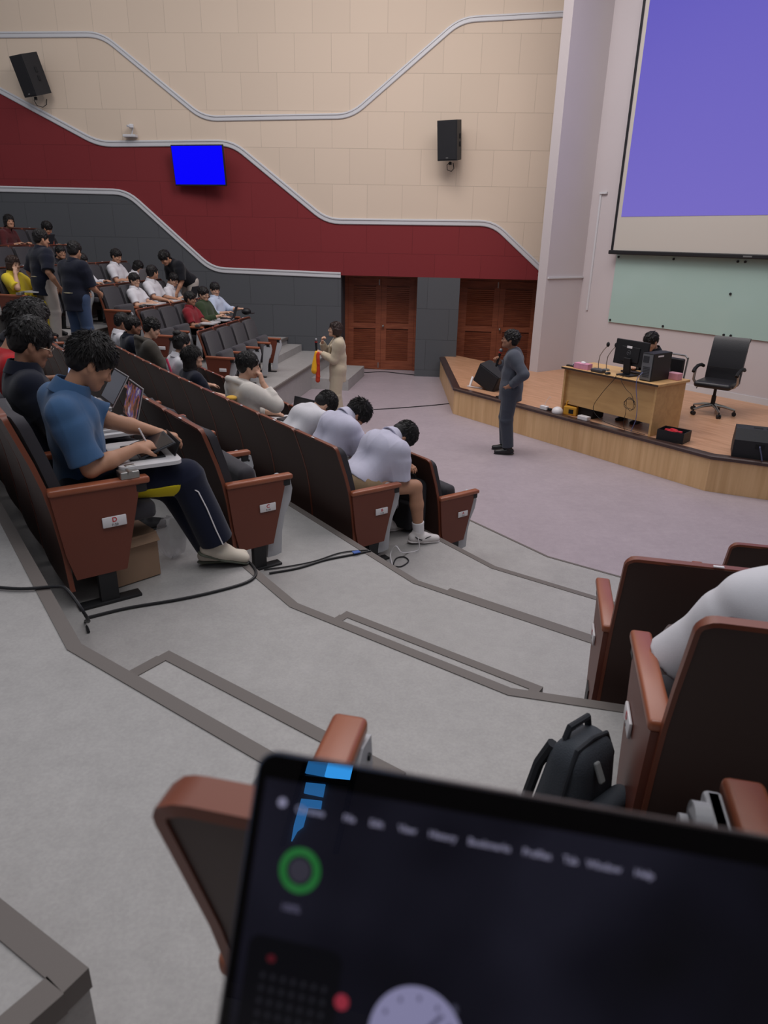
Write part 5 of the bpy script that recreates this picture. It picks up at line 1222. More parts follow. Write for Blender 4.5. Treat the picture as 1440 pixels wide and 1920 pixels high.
    if P.get('glasses'):
        mb = MB(); gm = P['glasses']
        for x in (-1, 1):
            c = V(x*0.034, 0.103, -0.004); pts = [hd+R@((c+V(math.cos(t)*0.024, -abs(math.cos(t))*0.002*1, math.sin(t)*0.019))*s) for t in np.linspace(0, 2*math.pi, 19)[:-1]]
            mb.tube(pts, 0.0016 if h > 0.007 else 0.0011, n=6, close=True)
            mb.tube([hd+R@(V(*q)*s) for q in ((x*0.058, 0.100, 0.0), (x*0.074, 0.085, 0.0), (x*0.082, 0.0, -0.004), (x*0.080, -0.015, -0.016))], 0.0014, n=6)
        mb.tube([hd+R@(V(*q)*s) for q in ((-0.011, 0.104, 0), (0, 0.109, 0.002), (0.011, 0.104, 0))], 0.0013, n=6)
        mb.build('glasses', gm, root, smooth=True)
    # top
    tp = P['top']; g = tp.get('g', 0.012); S = SDF(); torso(S, g)
    slv = tp.get('sleeve', 0.62)
    for sd in 'RL':
        sh, e, w = arms[sd]; loose = tp.get('loose', 0.020)
        S.rc(sh-sp*0.01, sh*0.7+e*0.3, 0.047*bulk+g*0.7, 0.048*bulk+g, 0.06)
        if slv < 1: S.cc(sh*0.75+e*0.25, sh+(e-sh)*slv*1.12, 0.047*bulk+g, 0.050*bulk+loose, 0.055, rnd=0.004)
        else:
            S.rc(sh, e, 0.052*bulk+g, 0.046*s+g, 0.03); f = min(1.0, slv-1.0); q = e+(w-e)*f
            S.rc(e, e*0.5+q*0.5, 0.046*s+g, 0.044*s+g*0.8, 0.02); S.cc(e*0.5+q*0.5, q, 0.044*s+g*0.8, 0.033*s+g*0.8, 0.02)
    hem = tp.get('hem', 0.03)
    if not tp.get('skirt'):
        for sd, sg in (('R', 1), ('L', -1)): S.rc(arms[sd][0]*0.62+neck*0.38-sp*0.10, hip+hl*sg*0.075+sp*0.06, 0.062*bulk+g*0.6, 0.070*bulk+g, 0.06)
    if tp.get('skirt'):
        S.cc(mid, hip-sp*hem, 0.10*bulk+g, 0.125*bulk+g, 0.05)
    nb = neck+nz(hd-neck)*0.03
    if tp.get('collar', 'polo') == 'polo':
        ca = nz(nz(hd-R[:, 2]*0.05-neck)+sp*0.8); cb = neck-sp*0.020; S.cc(cb, cb+ca*0.04, 0.082*s, 0.070*s, 0.010, rnd=0.003)
    elif tp['collar'] == 'hood':
        S.to(neck+sp*0.022-fwd*0.030, nz(sp*0.9+fwd*0.42), 0.096*s, 0.032, 0.010, lat=lat, st=1.08); S.el(neck-sp*0.02-fwd*0.095, V(0.105, 0.050, 0.085), None, 0.02); S.rc(neck+sp*0.02-fwd*0.10-lat*0.05, neck+sp*0.02-fwd*0.10+lat*0.05, 0.034, 0.034, 0.015)
    elif tp['collar'] == 'crew': S.to(neck+sp*0.008, nz(sp+fwd*0.2), 0.060*s, 0.009, 0.01, lat=lat, st=1.1)
    elif tp['collar'] == 'suit': S.to(neck+sp*0.004-fwd*0.006, nz(sp+fwd*0.35), 0.060*s, 0.014, 0.012, lat=lat, st=1.15)
    S.cut(hip-sp*hem if not P.get('stand') else hip-V(0, 0, hem), -sp if not P.get('stand') else V(0, 0, -1))
    S.p[-1] = (S.p[-1][0], S.p[-1][1], S.p[-1][2], hip-V(0.35, 0.35, 0.45), hip+V(0.35, 0.35, 0.20), S.p[-1][5])
    # keep sleeves out of the hem cut by cutting only round the hips
    top = sdf_obj(tp.get('name', 'shirt'), S, h, tp['m'], root, noise=(tp.get('fold', 0.003), tp.get('ff', 26), P.get('seed', 3)+5, (1, 1, 0.55)))
    if tp.get('collar', 'polo') == 'polo':
        S2 = SDF(); cb = cb+ca*0.014; S2.cc(cb, cb+ca*0.074*s, 0.102*s, 0.078*s, 0.0, rnd=0.003); S2.cc(cb-ca*0.03, cb+ca*0.12*s, 0.092*s, 0.063*s, 0.004, '-', rnd=0.001)
        cf = cb+fwd*0.085*s; S2.bx(cf, V(0.014, 0.04, 0.10)*s, np.stack([lat, fwd, nz(np.cross(lat, fwd))], 1), 0.002, '-')
        sdf_obj('collar', S2, 0.0044 if h < 0.0074 else 0.006, tp['m'], top)
    if tp.get('collar') == 'suit':
        for sg in (-1, 1):
            S2 = SDF(); a_ = neck+sp*0.02+lat*sg*0.052+fwd*0.01; b_ = neck-sp*0.10+lat*sg*0.052+fwd*0.118; c_ = neck-sp*0.26+lat*sg*0.012+fwd*0.150
            S2.rc(a_, b_, 0.017, 0.024, 0.012); S2.rc(b_, c_, 0.024, 0.008, 0.012); sdf_obj('lapel', S2, 0.006, tp['m'], top)
    # bottom
    bt = P.get('bottom')
    if bt:
        S = SDF(); g = bt.get('g', 0.012)
        S.rc(hip-hl*0.06*s, hip+hl*0.06*s, 0.108*bulk+g, 0.108*bulk+g, 0.04); S.rc(hip, hip+sp*0.07, 0.092*bulk+g*0.5, 0.088*bulk+g*0.5, 0.04, lat=lat, st=1.22)
        for sd in 'RL':
            hj, kn, a = legs[sd]; wd = bt.get('wide', 0.0)
            if bt.get('shorts'): S.cc(hj, hj+(kn-hj)*0.92, 0.085*bulk+g, 0.072*s+g, 0.04)
            else:
                S.rc(hj, kn, 0.084*bulk+g, 0.060*s+g+wd*0.5, 0.04); S.cc(kn, kn+(a-kn)*0.97, 0.060*s+g+wd*0.5, 0.045*s+g+wd, 0.03); S.rc(kn, kn, 0.060*s+g, 0.060*s+g, 0.02)
        S.cut(hip+sp*0.10, sp)
        sdf_obj(bt.get('name', 'trousers'), S, h, bt['m'], root, noise=(0.003, 28, P.get('seed', 3)+9, (1, 1, 0.5)))
    sh_ = P.get('shoes')
    if sh_:
        for sd in 'RL':
            hj, kn, a = legs[sd]; td = nz(V(*P.get('toe'+sd, (0, 1, -0.12)))); up = nz(nz(a-kn)*-1.0 if abs(td@nz(a-kn)) < 0.6 else V(0, 0, 1)); up = nz(up-(up@td)*td); lt = np.cross(td, up)
            S = SDF(); b = a-up*0.045*s
            S.rc(b-td*0.045*s, b+td*0.05*s, 0.041*s, 0.046*s, 0.02); S.cc(b, a+up*0.012*s, 0.046*s, 0.044*s, 0.012); S.rc(b+td*0.03*s, b+td*0.165*s-up*0.008, 0.042*s, 0.028*s, 0.02, lat=lt, st=1.3); S.rc(a-td*0.012*s, b, 0.042*s, 0.040*s, 0.02)
            S.cut(b-up*0.030*s, -up)
            so = sdf_obj('shoe', S, min(h, 0.007), sh_['m'], root)
            S = SDF(); c = b-up*0.034*s
            S.rc(c-td*0.05*s, c+td*0.06*s, 0.040*s, 0.043*s, 0.02, lat=up, st=0.30) ; S.rc(c+td*0.05*s, c+td*0.165*s, 0.045*s, 0.034*s, 0.02, lat=up, st=0.3)
            sdf_obj('shoe_sole', S, 0.006, sh_.get('sole', sh_['m']), so)
    return dict(root=root, arms=arms, legs=legs, neck=neck, hd=hd, R=R, sp=sp, lat=lat, fwd=fwd, hip=hip, body=body, tips=hands, top=top)
def seat_root(key):
    o = SEATS[key]; r = bpy.data.objects.new('person', None); COL.objects.link(r); r.location = o.location; r.rotation_euler = o.rotation_euler; return r
def sit(**k):
    P = dict(hip=(0, 0.17, 0.55), neck=(0, 0.13, 1.00), head=(0, 0.17, 1.175), wrR=(0.14, 0.46, 0.70), wrL=(-0.14, 0.46, 0.70), anR=(0.12, 0.58, 0.10), anL=(-0.12, 0.58, 0.10))
    P.update(k); return P
SK1 = (178, 132, 106); SK2 = (150, 108, 86); SK3 = (196, 154, 130); SK4 = (132, 92, 72)
c_blue = cloth('denim_blue', (62, 92, 128)); c_navy = cloth('navy', (26, 29, 42)); c_navyt = cloth('navy_track', (24, 28, 46)); c_lav = cloth('pale_lavender', (190, 188, 206)); c_white = cloth('white', (205, 203, 208))
c_cream = cloth('cream_fleece', (206, 200, 192)); c_olive = cloth('olive_grey', (70, 66, 60)); c_khaki = cloth('khaki', (158, 134, 106)); c_dark = cloth('dark', (34, 34, 40)); c_red = cloth('bright_red', (190, 40, 46))
c_maroon = cloth('maroon', (122, 34, 42)); c_green = cloth('forest_green', (52, 64, 44)); c_sky = cloth('pale_blue', (178, 188, 208)); c_black = cloth('black', (28, 29, 34)); c_beige = cloth('beige_suit', (186, 172, 150))
c_grey = cloth('grey_suit', (76, 80, 90)); c_yel = cloth('yellow', (214, 190, 52)); c_jeans = cloth('jeans', (62, 78, 106)); c_pale = cloth('pale_trousers', (176, 168, 160)); c_orange = cloth('orange_black', (40, 38, 40))
c_shoew = mat('white_shoe', (214, 208, 206), rough=0.5); c_shoec = mat('cream_canvas_shoe', (204, 194, 178), rough=0.8); c_shoeb = mat('black_shoe', (34, 33, 35), rough=0.4); c_sole = mat('green_grey_sole', (92, 96, 84), rough=0.7)
NEAR = 0.0058; MIDH = 0.0072; FARH = 0.0088

def add_sdf(o_parent, name, S, h, m, noise=None): return sdf_obj(name, S, h, m, o_parent, noise)
# ---- student in blue, row D aisle seat
r = seat_root(('C', 3, 0))
I = person('student in a blue short sleeved shirt writing on a tablet, aisle seat of row D', r, sit(h=NEAR, seed=11, skin=SK1, hip=(-0.02, 0.23, 0.55), neck=(0.02, 0.20, 0.985), head=(0.03, 0.325, 1.125), hrot=(-0.10, 0.62, 0.0), lid=True,
    shR=(0.20, 0.13, 0.94), shL=(-0.15, 0.17, 0.945), wrR=(0.20, 0.44, 0.722), ehR=(0.25, -0.1, -1), wrL=(-0.03, 0.64, 0.715), ehL=(-0.3, -0.2, -1),
    handR=((-0.35, 0.95, 0.02), (-0.4, -0.1, -0.9), 0.85), handL=((0.20, 0.95, -0.30), (0.1, -0.25, -1), 0.55),
    thigh=0.46, anR=(0.25, 0.80, 0.15), anL=(0.17, 0.80, 0.095), khR=(0.1, 0.5, 1), khL=(-0.1, 0.6, 1), toeR=(0.30, 1, -0.38), toeL=(0.25, 1, -0.08), hair='messy', vol=1.15, hn=0.004,
    top=dict(m=c_blue, name='shirt', g=0.018, sleeve=0.78, loose=0.034, hem=0.03, collar='polo', fold=0.0055, ff=24), bottom=dict(m=c_navyt, g=0.022, wide=0.022), shoes=dict(m=c_shoec, sole=c_sole)))
tr = [o for o in r.children if o.name.startswith('trousers')][0]
hj, kn, a = I['legs']['R']
S = SDF(); ax_ = nz(kn-hj); lo_n = nz(np.cross(ax_, V(0.9, 0, -0.35))); 
S.rc(hj, kn, 0.084+0.026, 0.060+0.026+0.011, 0.0); dn_ = nz(V(0, 0, -1)-ax_*(V(0, 0, -1)@ax_))
S.cut(hj*0.5+kn*0.5+dn_*0.030, nz(-dn_-ax_*0.10)); S.cut(kn-ax_*0.015, ax_); S.cut(hj*0.5+kn*0.5+dn_*0.078, nz(dn_-ax_*0.05)); S.cut(hj, V(-1, 0, 0)); S.cut(hj*0.72+kn*0.28, -ax_)
add_sdf(tr, 'yellow_panel', S, 0.0048, cloth('yellow_panel', (206, 186, 36)))
for q_, f_ in (('R', 1), ('L', 1)):
    _, k2, a2 = I['legs'][q_]; S = SDF(); S.cc(a2-(k2-a2)*0.02, a2+(k2-a2)*0.26, 0.043, 0.050, 0.01); add_sdf(r, 'sock', S, 0.006, M_PLATE)
pts = [kn+V(0.092, 0.0, -0.040), kn*0.85+a*0.15+V(0.096, 0.004, 0.0), kn*0.6+a*0.4+V(0.097, 0.006, 0.0), kn*0.3+a*0.7+V(0.094, 0.0, 0), kn*0.06+a*0.94+V(0.090, 0, 0)]
MB().tube([tuple(p) for p in pts], 0.0035).build('white_piping', M_PLATE, tr, smooth=True)
cnr = SEATS[('C', 3, 0)]
tt = text_part('trouser_letters', 'RYW', 0.034, cloth('yellow_panel', (206, 186, 36)), tr, tuple(hj*0.62+kn*0.38+V(0.112, 0.0, 0.038)), (math.radians(62), 0, math.radians(92)), 0.001, bold=True)
w = I['arms']['R'][2]
st = bpy.data.objects.new('stylus', MB().cyl((0, 0, 0), (0.010, -0.055, 0.135), 0.0042, n=12).mesh('stylus', True)); COL.objects.link(st); st.data.materials.append(M_PLATE); st.matrix_world = Matrix.Translation(r.location) @ Matrix.Rotation(r.rotation_euler.z, 4, 'Z') @ Matrix.Translation((w[0]-0.035, w[1]+0.085, 0.678)); tag(st, 'thin white stylus held by the student in blue', 'stylus')
# shirt cuff hem and buttons
# ---- second student row D, glasses, navy
r = seat_root(('C', 3, 1))
person('student in a dark navy polo with thin wire glasses typing on a silver laptop', r, sit(h=NEAR, seed=12, skin=SK2, hip=(0, 0.17, 0.55), neck=(0, 0.12, 0.99), head=(0.0, 0.185, 1.145), hrot=(-0.05, 0.42, 0.0), lid=True, glasses=M_LENSGOLD, bulk=1.08,
    wrR=(0.15, 0.46, 0.705), wrL=(-0.06, 0.46, 0.705), handR=((-0.2, 1, 0.02), (0, -0.1, -1), 0.45), handL=((0.2, 1, 0.02), (0, -0.1, -1), 0.45), hair='flat', vol=1.25, hn=0.003, eye=1,
    top=dict(m=c_navy, g=0.018, sleeve=0.8, loose=0.03, collar='polo', fold=0.005), bottom=dict(m=c_dark), shoes=dict(m=c_shoeb)))
r = seat_root(('C', 3, 2))
person('student in red with thick black hair bent over a laptop in row D', r, sit(h=MIDH, seed=13, skin=SK1, neck=(-0.02, 0.14, 1.0), head=(-0.02, 0.27, 1.165), hrot=(0.1, 0.5, 0.1), hair='messy', vol=1.5, wrR=(0.18, 0.46, 0.70), wrL=(-0.05, 0.46, 0.70),
    top=dict(m=c_red, sleeve=0.7, collar='crew'), bottom=dict(m=c_dark), shoes=dict(m=c_shoeb)))
r = seat_root(('C', 3, 3))
person('student with curly black hair and a dark shirt, fourth from the row D aisle', r, sit(h=MIDH, seed=14, skin=SK2, neck=(0, 0.26, 0.98), head=(0, 0.42, 1.14), hrot=(-0.1, 0.4, 0), hair='curly', vol=1.3, top=dict(m=c_dark, sleeve=0.7), bottom=dict(m=c_dark), shoes=dict(m=c_shoeb)))

# ---- three sleepers in row B
r = seat_root(('C', 1, 0))
I = person('student in pale lavender shirt and khaki shorts slumped forward, aisle seat of row B', r, sit(h=0.0064, seed=21, skin=SK1, bulk=1.18, thigh=0.45, hip=(0, 0.25, 0.56), neck=(0.0, 0.57, 0.885), head=(0.0, 0.700, 0.875), hrot=(-0.25, 1.35, 0.15), bend=0.09,
    shR=(0.185, 0.545, 0.82), shL=(-0.175, 0.545, 0.83), wrR=(-0.02, 0.62, 0.63), ehR=(0.9, -0.4, -0.6), wrL=(-0.05, 0.74, 0.62), ehL=(-0.6, -0.1, -1), handR=((-1, 0.3, 0), (0, 0, -1), 0.5), handL=((1, 0.3, 0), (0, 0, -1), 0.5),
    anR=(0.22, 0.73, 0.10), anL=(-0.12, 0.66, 0.10), toeR=(0.35, 1, -0.1), khR=(0.3, 1, 0.8), hair='short', top=dict(m=c_lav, g=0.020, sleeve=0.72, loose=0.035, collar='polo', fold=0.006, ff=20, hem=-0.015), bottom=dict(m=c_khaki, g=0.016, shorts=True, name='shorts'), shoes=dict(m=c_shoew)))
hip = I['hip']; MB().tube([tuple(hip+I['sp']*0.030+V(0.158*math.cos(q), 0.126*math.sin(q)*0.8, -0.126*math.sin(q)*0.6)) for q in np.linspace(0, 6.283, 29)[:-1]], 0.014, close=True).build('belt', mat('brown_belt', (88, 54, 44), rough=0.5), r, smooth=True)
hj, kn, a = I['legs']['R']
S = SDF(); S.cc(a+V(0, 0, -0.01), a+(kn-a)*0.24, 0.045, 0.051, 0.01); add_sdf(r, 'sock', S, 0.006, M_PLATE)
sh = [o for o in r.children if o.name.startswith('shoe')][0]; td = nz(V(0.35, 1, -0.1)); lt = V(td[1], -td[0], 0)
b = a-V(0, 0, 0.045)
pts = [tuple(b+td*u+lt*0.0475+V(0, 0, z)) for u, z in ((-0.045, 0.022), (-0.02, 0.002), (0.01, -0.004), (0.05, 0.010), (0.095, 0.030))]
MB().tube(pts, [0.003, 0.006, 0.008, 0.006, 0.002]).build('dark_swoosh', M_BLACK, sh, smooth=True)
r = seat_root(('C', 1, 1))
person('slumped student with tousled hair in a lavender shirt and long dark trousers, row B', r, sit(h=0.0066, seed=22, skin=SK1, bulk=1.12, hip=(0, 0.22, 0.56), neck=(0.02, 0.52, 0.93), head=(0.03, 0.645, 0.945), hrot=(-0.3, 1.15, 0.1), bend=0.08, shR=(0.19, 0.49, 0.87), shL=(-0.16, 0.49, 0.875),
    wrR=(0.05, 0.72, 0.72), wrL=(-0.02, 0.76, 0.72), ehR=(0.6, -0.2, -1), ehL=(-0.6, 0, -1), handR=((-1, 0.2, 0), (0, 0, -1), 0.4), handL=((1, 0.2, 0), (0, 0, -1), 0.4), hair='messy', vol=1.1,
    top=dict(m=c_lav, g=0.018, sleeve=0.75, loose=0.032, fold=0.006, ff=22), bottom=dict(m=c_dark), shoes=dict(m=c_shoeb)))
r = seat_root(('C', 1, 2))
person('student in a plain white tee slumped forward, third from the row B aisle', r, sit(h=0.0068, seed=23, skin=SK3, hip=(0, 0.19, 0.56), neck=(0.02, 0.575, 0.87), head=(0.02, 0.70, 0.90), hrot=(-0.3, 1.15, 0.0), bend=0.07, shR=(0.20, 0.57, 0.82), shL=(-0.16, 0.57, 0.82),
    wrR=(0.08, 0.76, 0.66), wrL=(-0.05, 0.76, 0.66), ehR=(0.8, -0.1, -0.6), ehL=(-0.6, 0, -1), hair='short', top=dict(m=c_white, g=0.018, sleeve=0.7, loose=0.03, collar='crew', fold=0.005), bottom=dict(m=c_dark), shoes=dict(m=c_shoeb)))
# ---- hoodie
r = seat_root(('C', 1, 3))
I = person('student in a cream hooded sweatshirt resting the cheek on one hand in row B', r, sit(h=0.0066, seed=24, skin=SK3, bulk=1.08, neck=(0.0, 0.15, 1.04), head=(0.02, 0.225, 1.215), hrot=(-0.35, 0.12, 0.12), wrR=(0.13, 0.31, 1.06), ehR=(0.5, 0.5, -1), handR=((-0.3, -0.1, 1), (-0.7, -0.6, 0.2), 0.7), wrL=(-0.08, 0.50, 0.70),
    hair='short', vol=0.9, top=dict(m=c_cream, g=0.030, sleeve=1.72, collar='hood', name='hooded_sweatshirt', fold=0.006, ff=20), bottom=dict(m=c_dark), shoes=dict(m=c_shoew)))
fw = V(0, -1, 0)
S = SDF(); S.el(V(0.07, -0.024, 0.84), V(0.085, 0.060, 0.075), None, 0.01); add_sdf(I['top'], 'yellow_print', S, 0.006, cloth('print_yellow', (214, 168, 72)))
S = SDF(); S.el(V(0.07, -0.032, 0.83), V(0.058, 0.060, 0.048), None, 0.01); add_sdf(I['top'], 'dark_print', S, 0.006, cloth('print_dark', (70, 40, 44)))
S = SDF(); S.el(V(0.14, -0.02, 0.95), V(0.05, 0.055, 0.024), None, 0.01); add_sdf(I['top'], 'yellow_print', S, 0.006, cloth('print_yellow', (214, 168, 72)))
t = on_seat(('C', 1, 3), 'laptop', 0.20, 0.60, 0.6645, 'dark laptop lid beyond the student in the cream hooded sweatshirt', 'laptop', rz=0.2); laptop(t, M_LDARK, scr_mat('screen_off_dark', (20, 20, 24), 0.3), 12, 0.30, 0.2)
# ---- long haired student
r = seat_root(('C', 1, 5))
I = person('student with long black hair and navy top over white, looking up, in row B', r, sit(h=0.0068, s=0.94, seed=25, skin=SK3, neck=(0, 0.10, 0.965), head=(0, 0.14, 1.12), hrot=(-0.45, -0.08, 0.05), glasses=M_LENSRIM, wrR=(0.10, 0.44, 0.66), wrL=(-0.04, 0.46, 0.66), hair='long', vol=1.0,
    top=dict(m=c_navy, g=0.018, sleeve=0.85, loose=0.03, collar='crew'), bottom=dict(m=c_dark), shoes=dict(m=c_shoeb)))
r = seat_root(('C', 1, 6))
I = person('student with a topknot, white blouse and pink strap beside the long haired student', r, sit(h=0.0075, s=0.94, seed=26, skin=SK3, neck=(0, 0.18, 1.03), head=(0, 0.25, 1.19), hrot=(0.1, 0.15, 0), wrR=(0.12, 0.5, 0.7), hair='pony', vol=1.0, top=dict(m=c_white, g=0.018, sleeve=0.8), bottom=dict(m=c_dark), shoes=dict(m=c_shoeb)))
S = SDF(); S.el(V(0, 0.20, 1.305), V(0.05, 0.05, 0.038), None, 0.01, nz_=0.003, nf=120); add_sdf(r, 'hair_bun', S, 0.007, M_HAIR)
MB().tube([(0.10, 0.02, 1.04), (0.12, 0.03, 0.98), (0.13, 0.06, 0.86), (0.13, 0.07, 0.76)], 0.014).build('pink_strap', cloth('pink_strap', (200, 70, 100)), r, smooth=True)
r = seat_root(('C', 1, 8))
person('student in an olive grey hooded jacket and dark glasses looking down, row B', r, sit(h=0.0072, seed=27, skin=SK3, neck=(0, 0.18, 1.06), head=(0, 0.275, 1.225), hrot=(-0.2, 0.4, 0), glasses=M_LENSRIM, wrR=(0.12, 0.52, 0.80), wrL=(0.0, 0.5, 0.78), handR=((-0.2, 0.7, 0.6), (-0.6, -0.2, 0.3), 0.8), hair='curly', vol=1.0,
    top=dict(m=c_olive, g=0.028, sleeve=1.8, collar='hood', name='jacket'), bottom=dict(m=c_dark), shoes=dict(m=c_shoeb)))
r = seat_root(('C', 1, 9))
person('student in a dark navy jacket, next beyond the olive jacket', r, sit(h=0.008, seed=28, skin=SK4, neck=(0, 0.12, 1.04), head=(0.02, 0.19, 1.20), hrot=(-0.1, 0.2, 0), hair='flat', top=dict(m=c_navy, g=0.024, sleeve=1.9), bottom=dict(m=c_dark), shoes=dict(m=c_shoeb)))
r = seat_root(('C', 1, 10))
person('student with black hair in a white shirt at the far end of row B', r, sit(h=0.008, seed=29, skin=SK2, neck=(0, 0.13, 1.02), head=(0, 0.20, 1.18), hrot=(-0.05, 0.3, 0), hair='flat', top=dict(m=c_white, sleeve=0.8), bottom=dict(m=c_dark), shoes=dict(m=c_shoeb)))
# ---- student in the near block row D
r = seat_root(('N', 3, 0))
person('person in a loose white shirt seated in the near block, only one shoulder shown', r, sit(h=0.0066, seed=30, skin=SK1, bulk=1.0, neck=(0.10, 0.30, 0.925), head=(0.19, 0.37, 1.065), hrot=(-0.3, 0.3, 0.0), shL=(-0.09, 0.28, 0.84), shR=(0.28, 0.27, 0.855), wrL=(-0.03, 0.50, 0.56), ehL=(-1.2, -0.3, -0.9), wrR=(0.22, 0.48, 0.62), bend=0.05, anL=(-0.14, 0.58, 0.10),
    top=dict(m=c_white, g=0.018, sleeve=0.92, loose=0.036, fold=0.006, ff=16), bottom=dict(m=cloth('brown_trousers', (84, 70, 68)), g=0.022), shoes=dict(m=c_shoeb)))

# ---- far block
def fp(key, label, **k):
    r = seat_root(key); P = sit(h=FARH, shoes=dict(m=c_shoeb), bottom=dict(m=c_dark)); P.update(k); return person(label, r, P)
fp((('F'), 2, 2), 'student in a maroon polo turning towards the two beside him', seed=41, s=0.92, skin=SK2, neck=(0, 0.09, 0.885), head=(0.0, 0.12, 1.04), hrot=(0.15, 0.15, 0), wrR=(0.14, 0.44, 0.64), wrL=(0.02, 0.48, 0.64), hair='flat', top=dict(m=c_maroon, sleeve=0.75))
fp(('F', 2, 3), 'smiling student in a green jacket and glasses behind a black laptop', seed=42, s=0.94, bulk=1.08, skin=SK3, neck=(0, 0.09, 0.92), head=(0, 0.12, 1.08), hrot=(-0.35, 0.2, 0.1), glasses=M_LENSGOLD, wrR=(0.14, 0.42, 0.72), wrL=(-0.1, 0.46, 0.68), hair='flat', top=dict(m=c_green, g=0.026, sleeve=1.85, name='jacket'))
t = fp(('F', 2, 4), 'student in a pale blue shirt with a dark red tie, reaching out one arm', seed=43, s=0.95, skin=SK3, neck=(0, 0.08, 0.96), head=(0, 0.10, 1.12), hrot=(-0.75, 0.25, 0), wrR=(0.26, 0.40, 0.74), wrL=(-0.06, 0.52, 0.78), handL=((0, 1, 0.05), (0, 0, -1), 0.3), hair='flat', top=dict(m=c_sky, sleeve=1.5, g=0.016))
MB().tube([tuple(t['neck']+V(0.01, 0.065, -0.01)), tuple(t['neck']+V(0.01, 0.115, -0.10)), tuple(t['neck']+V(0.01, 0.145, -0.30))], [0.012, 0.014, 0.022]).build('tie', cloth('tie_red', (110, 30, 44)), t['root'], smooth=True)
fp(('F', 3, 1), 'student in a white school shirt, nearest of the white shirts beyond the empty seats', seed=44, s=0.88, skin=SK3, neck=(0, 0.08, 0.88), head=(0, 0.11, 1.03), hrot=(-0.25, 0.15, 0), glasses=M_LENSRIM, wrR=(0.14, 0.42, 0.66), wrL=(0, 0.46, 0.66), hair='flat', vol=1.2, top=dict(m=c_white, sleeve=0.75))
fp(('F', 3, 2), 'student in a white shirt turning round towards the bending man in black', seed=45, s=0.96, skin=SK1, neck=(0, 0.10, 0.97), head=(0, 0.16, 1.13), hrot=(1.1, 0.0, 0), wrR=(0.22, 0.50, 0.68), wrL=(-0.2, 0.44, 0.68), hair='short', top=dict(m=c_white, sleeve=0.75))
fp(('F', 3, 3), 'student in a white shirt and glasses bending over a laptop, closest to the wall stairs', seed=46, s=0.9, skin=SK3, neck=(0, 0.20, 0.85), head=(0, 0.28, 0.99), hrot=(-0.3, 0.5, 0), glasses=M_LENSRIM, wrR=(0.14, 0.46, 0.68), wrL=(-0.1, 0.48, 0.68), hair='flat', top=dict(m=c_white, sleeve=0.75))
fp(('F', 4, 5), 'student in white looking down at a silver laptop above the other white shirts', seed=47, s=0.96, skin=SK1, neck=(0, 0.10, 0.93), head=(0, 0.16, 1.09), hrot=(-0.15, 0.3, 0), wrR=(0.14, 0.46, 0.68), wrL=(-0.1, 0.48, 0.68), hair='flat', top=dict(m=c_white, sleeve=0.7))
fp(('F', 4, 6), 'student in white with long dark hair bowed low beside the wall', seed=48, s=0.9, skin=SK3, neck=(0, 0.20, 0.78), head=(0, 0.27, 0.88), hrot=(-0.1, 0.6, 0), wrR=(0.14, 0.46, 0.66), hair='bob', top=dict(m=c_white, sleeve=0.8))
fp(('F', 4, 3), 'student in white mostly hidden behind the standing man in jeans', seed=49, s=0.9, skin=SK1, neck=(0, 0.10, 0.90), head=(0, 0.16, 1.04), hrot=(0, 0.4, 0), wrR=(0.14, 0.46, 0.68), hair='short', top=dict(m=c_white, sleeve=1.9))
t = fp(('F', 4, 0), 'student in a yellow shirt holding one hand to the mouth', seed=50, s=0.92, skin=SK3, neck=(0, 0.06, 0.88), head=(0, 0.11, 1.03), hrot=(-0.25, 0.1, 0), wrR=(0.14, 0.22, 0.90), ehR=(0.5, 0.6, -1), handR=((-0.5, -0.2, 0.9), (-0.5, -0.7, 0.2), 0.5), hair='bob', hairm=mat('brown_hair', (58, 40, 34), rough=0.5), top=dict(m=c_yel, sleeve=0.8, loose=0.03, g=0.02), bottom=dict(m=c_yel))
fp(('F', 5, 2), 'student with round glasses glimpsed between the two standing men', seed=51, s=0.92, skin=SK1, neck=(0, 0.2, 0.72), head=(0, 0.3, 0.86), hrot=(-0.5, 0.1, 0), glasses=M_LENSRIM, hair='flat', top=dict(m=c_dark, sleeve=0.8))
t = fp(('F', 6, 4), 'student in a black and orange sports shirt leaning on the board in the top rows', seed=52, s=0.95, skin=SK1, neck=(0, 0.18, 0.86), head=(0.04, 0.27, 0.99), hrot=(0.3, 0.6, 0.25), wrR=(0.14, 0.46, 0.66), wrL=(-0.1, 0.5, 0.66), hair='flat', top=dict(m=c_orange, sleeve=0.8))
S = SDF(); S.el(t['neck']*0.6+t['hip']*0.4+V(0.02, 0.06, 0), V(0.12, 0.11, 0.17), None, 0.01); add_sdf(t['top'], 'orange_panel', S, 0.009, cloth('orange_panel', (196, 82, 52)))
fp(('F', 6, 2), 'student in dark clothing with long hair at the top row, at the picture edge', seed=53, s=0.92, skin=SK1, neck=(0, 0.20, 0.92), head=(0, 0.27, 1.08), hrot=(-0.6, 0.0, 0), hair='bob', top=dict(m=cloth('dark_red', (80, 36, 38)), sleeve=1.8))

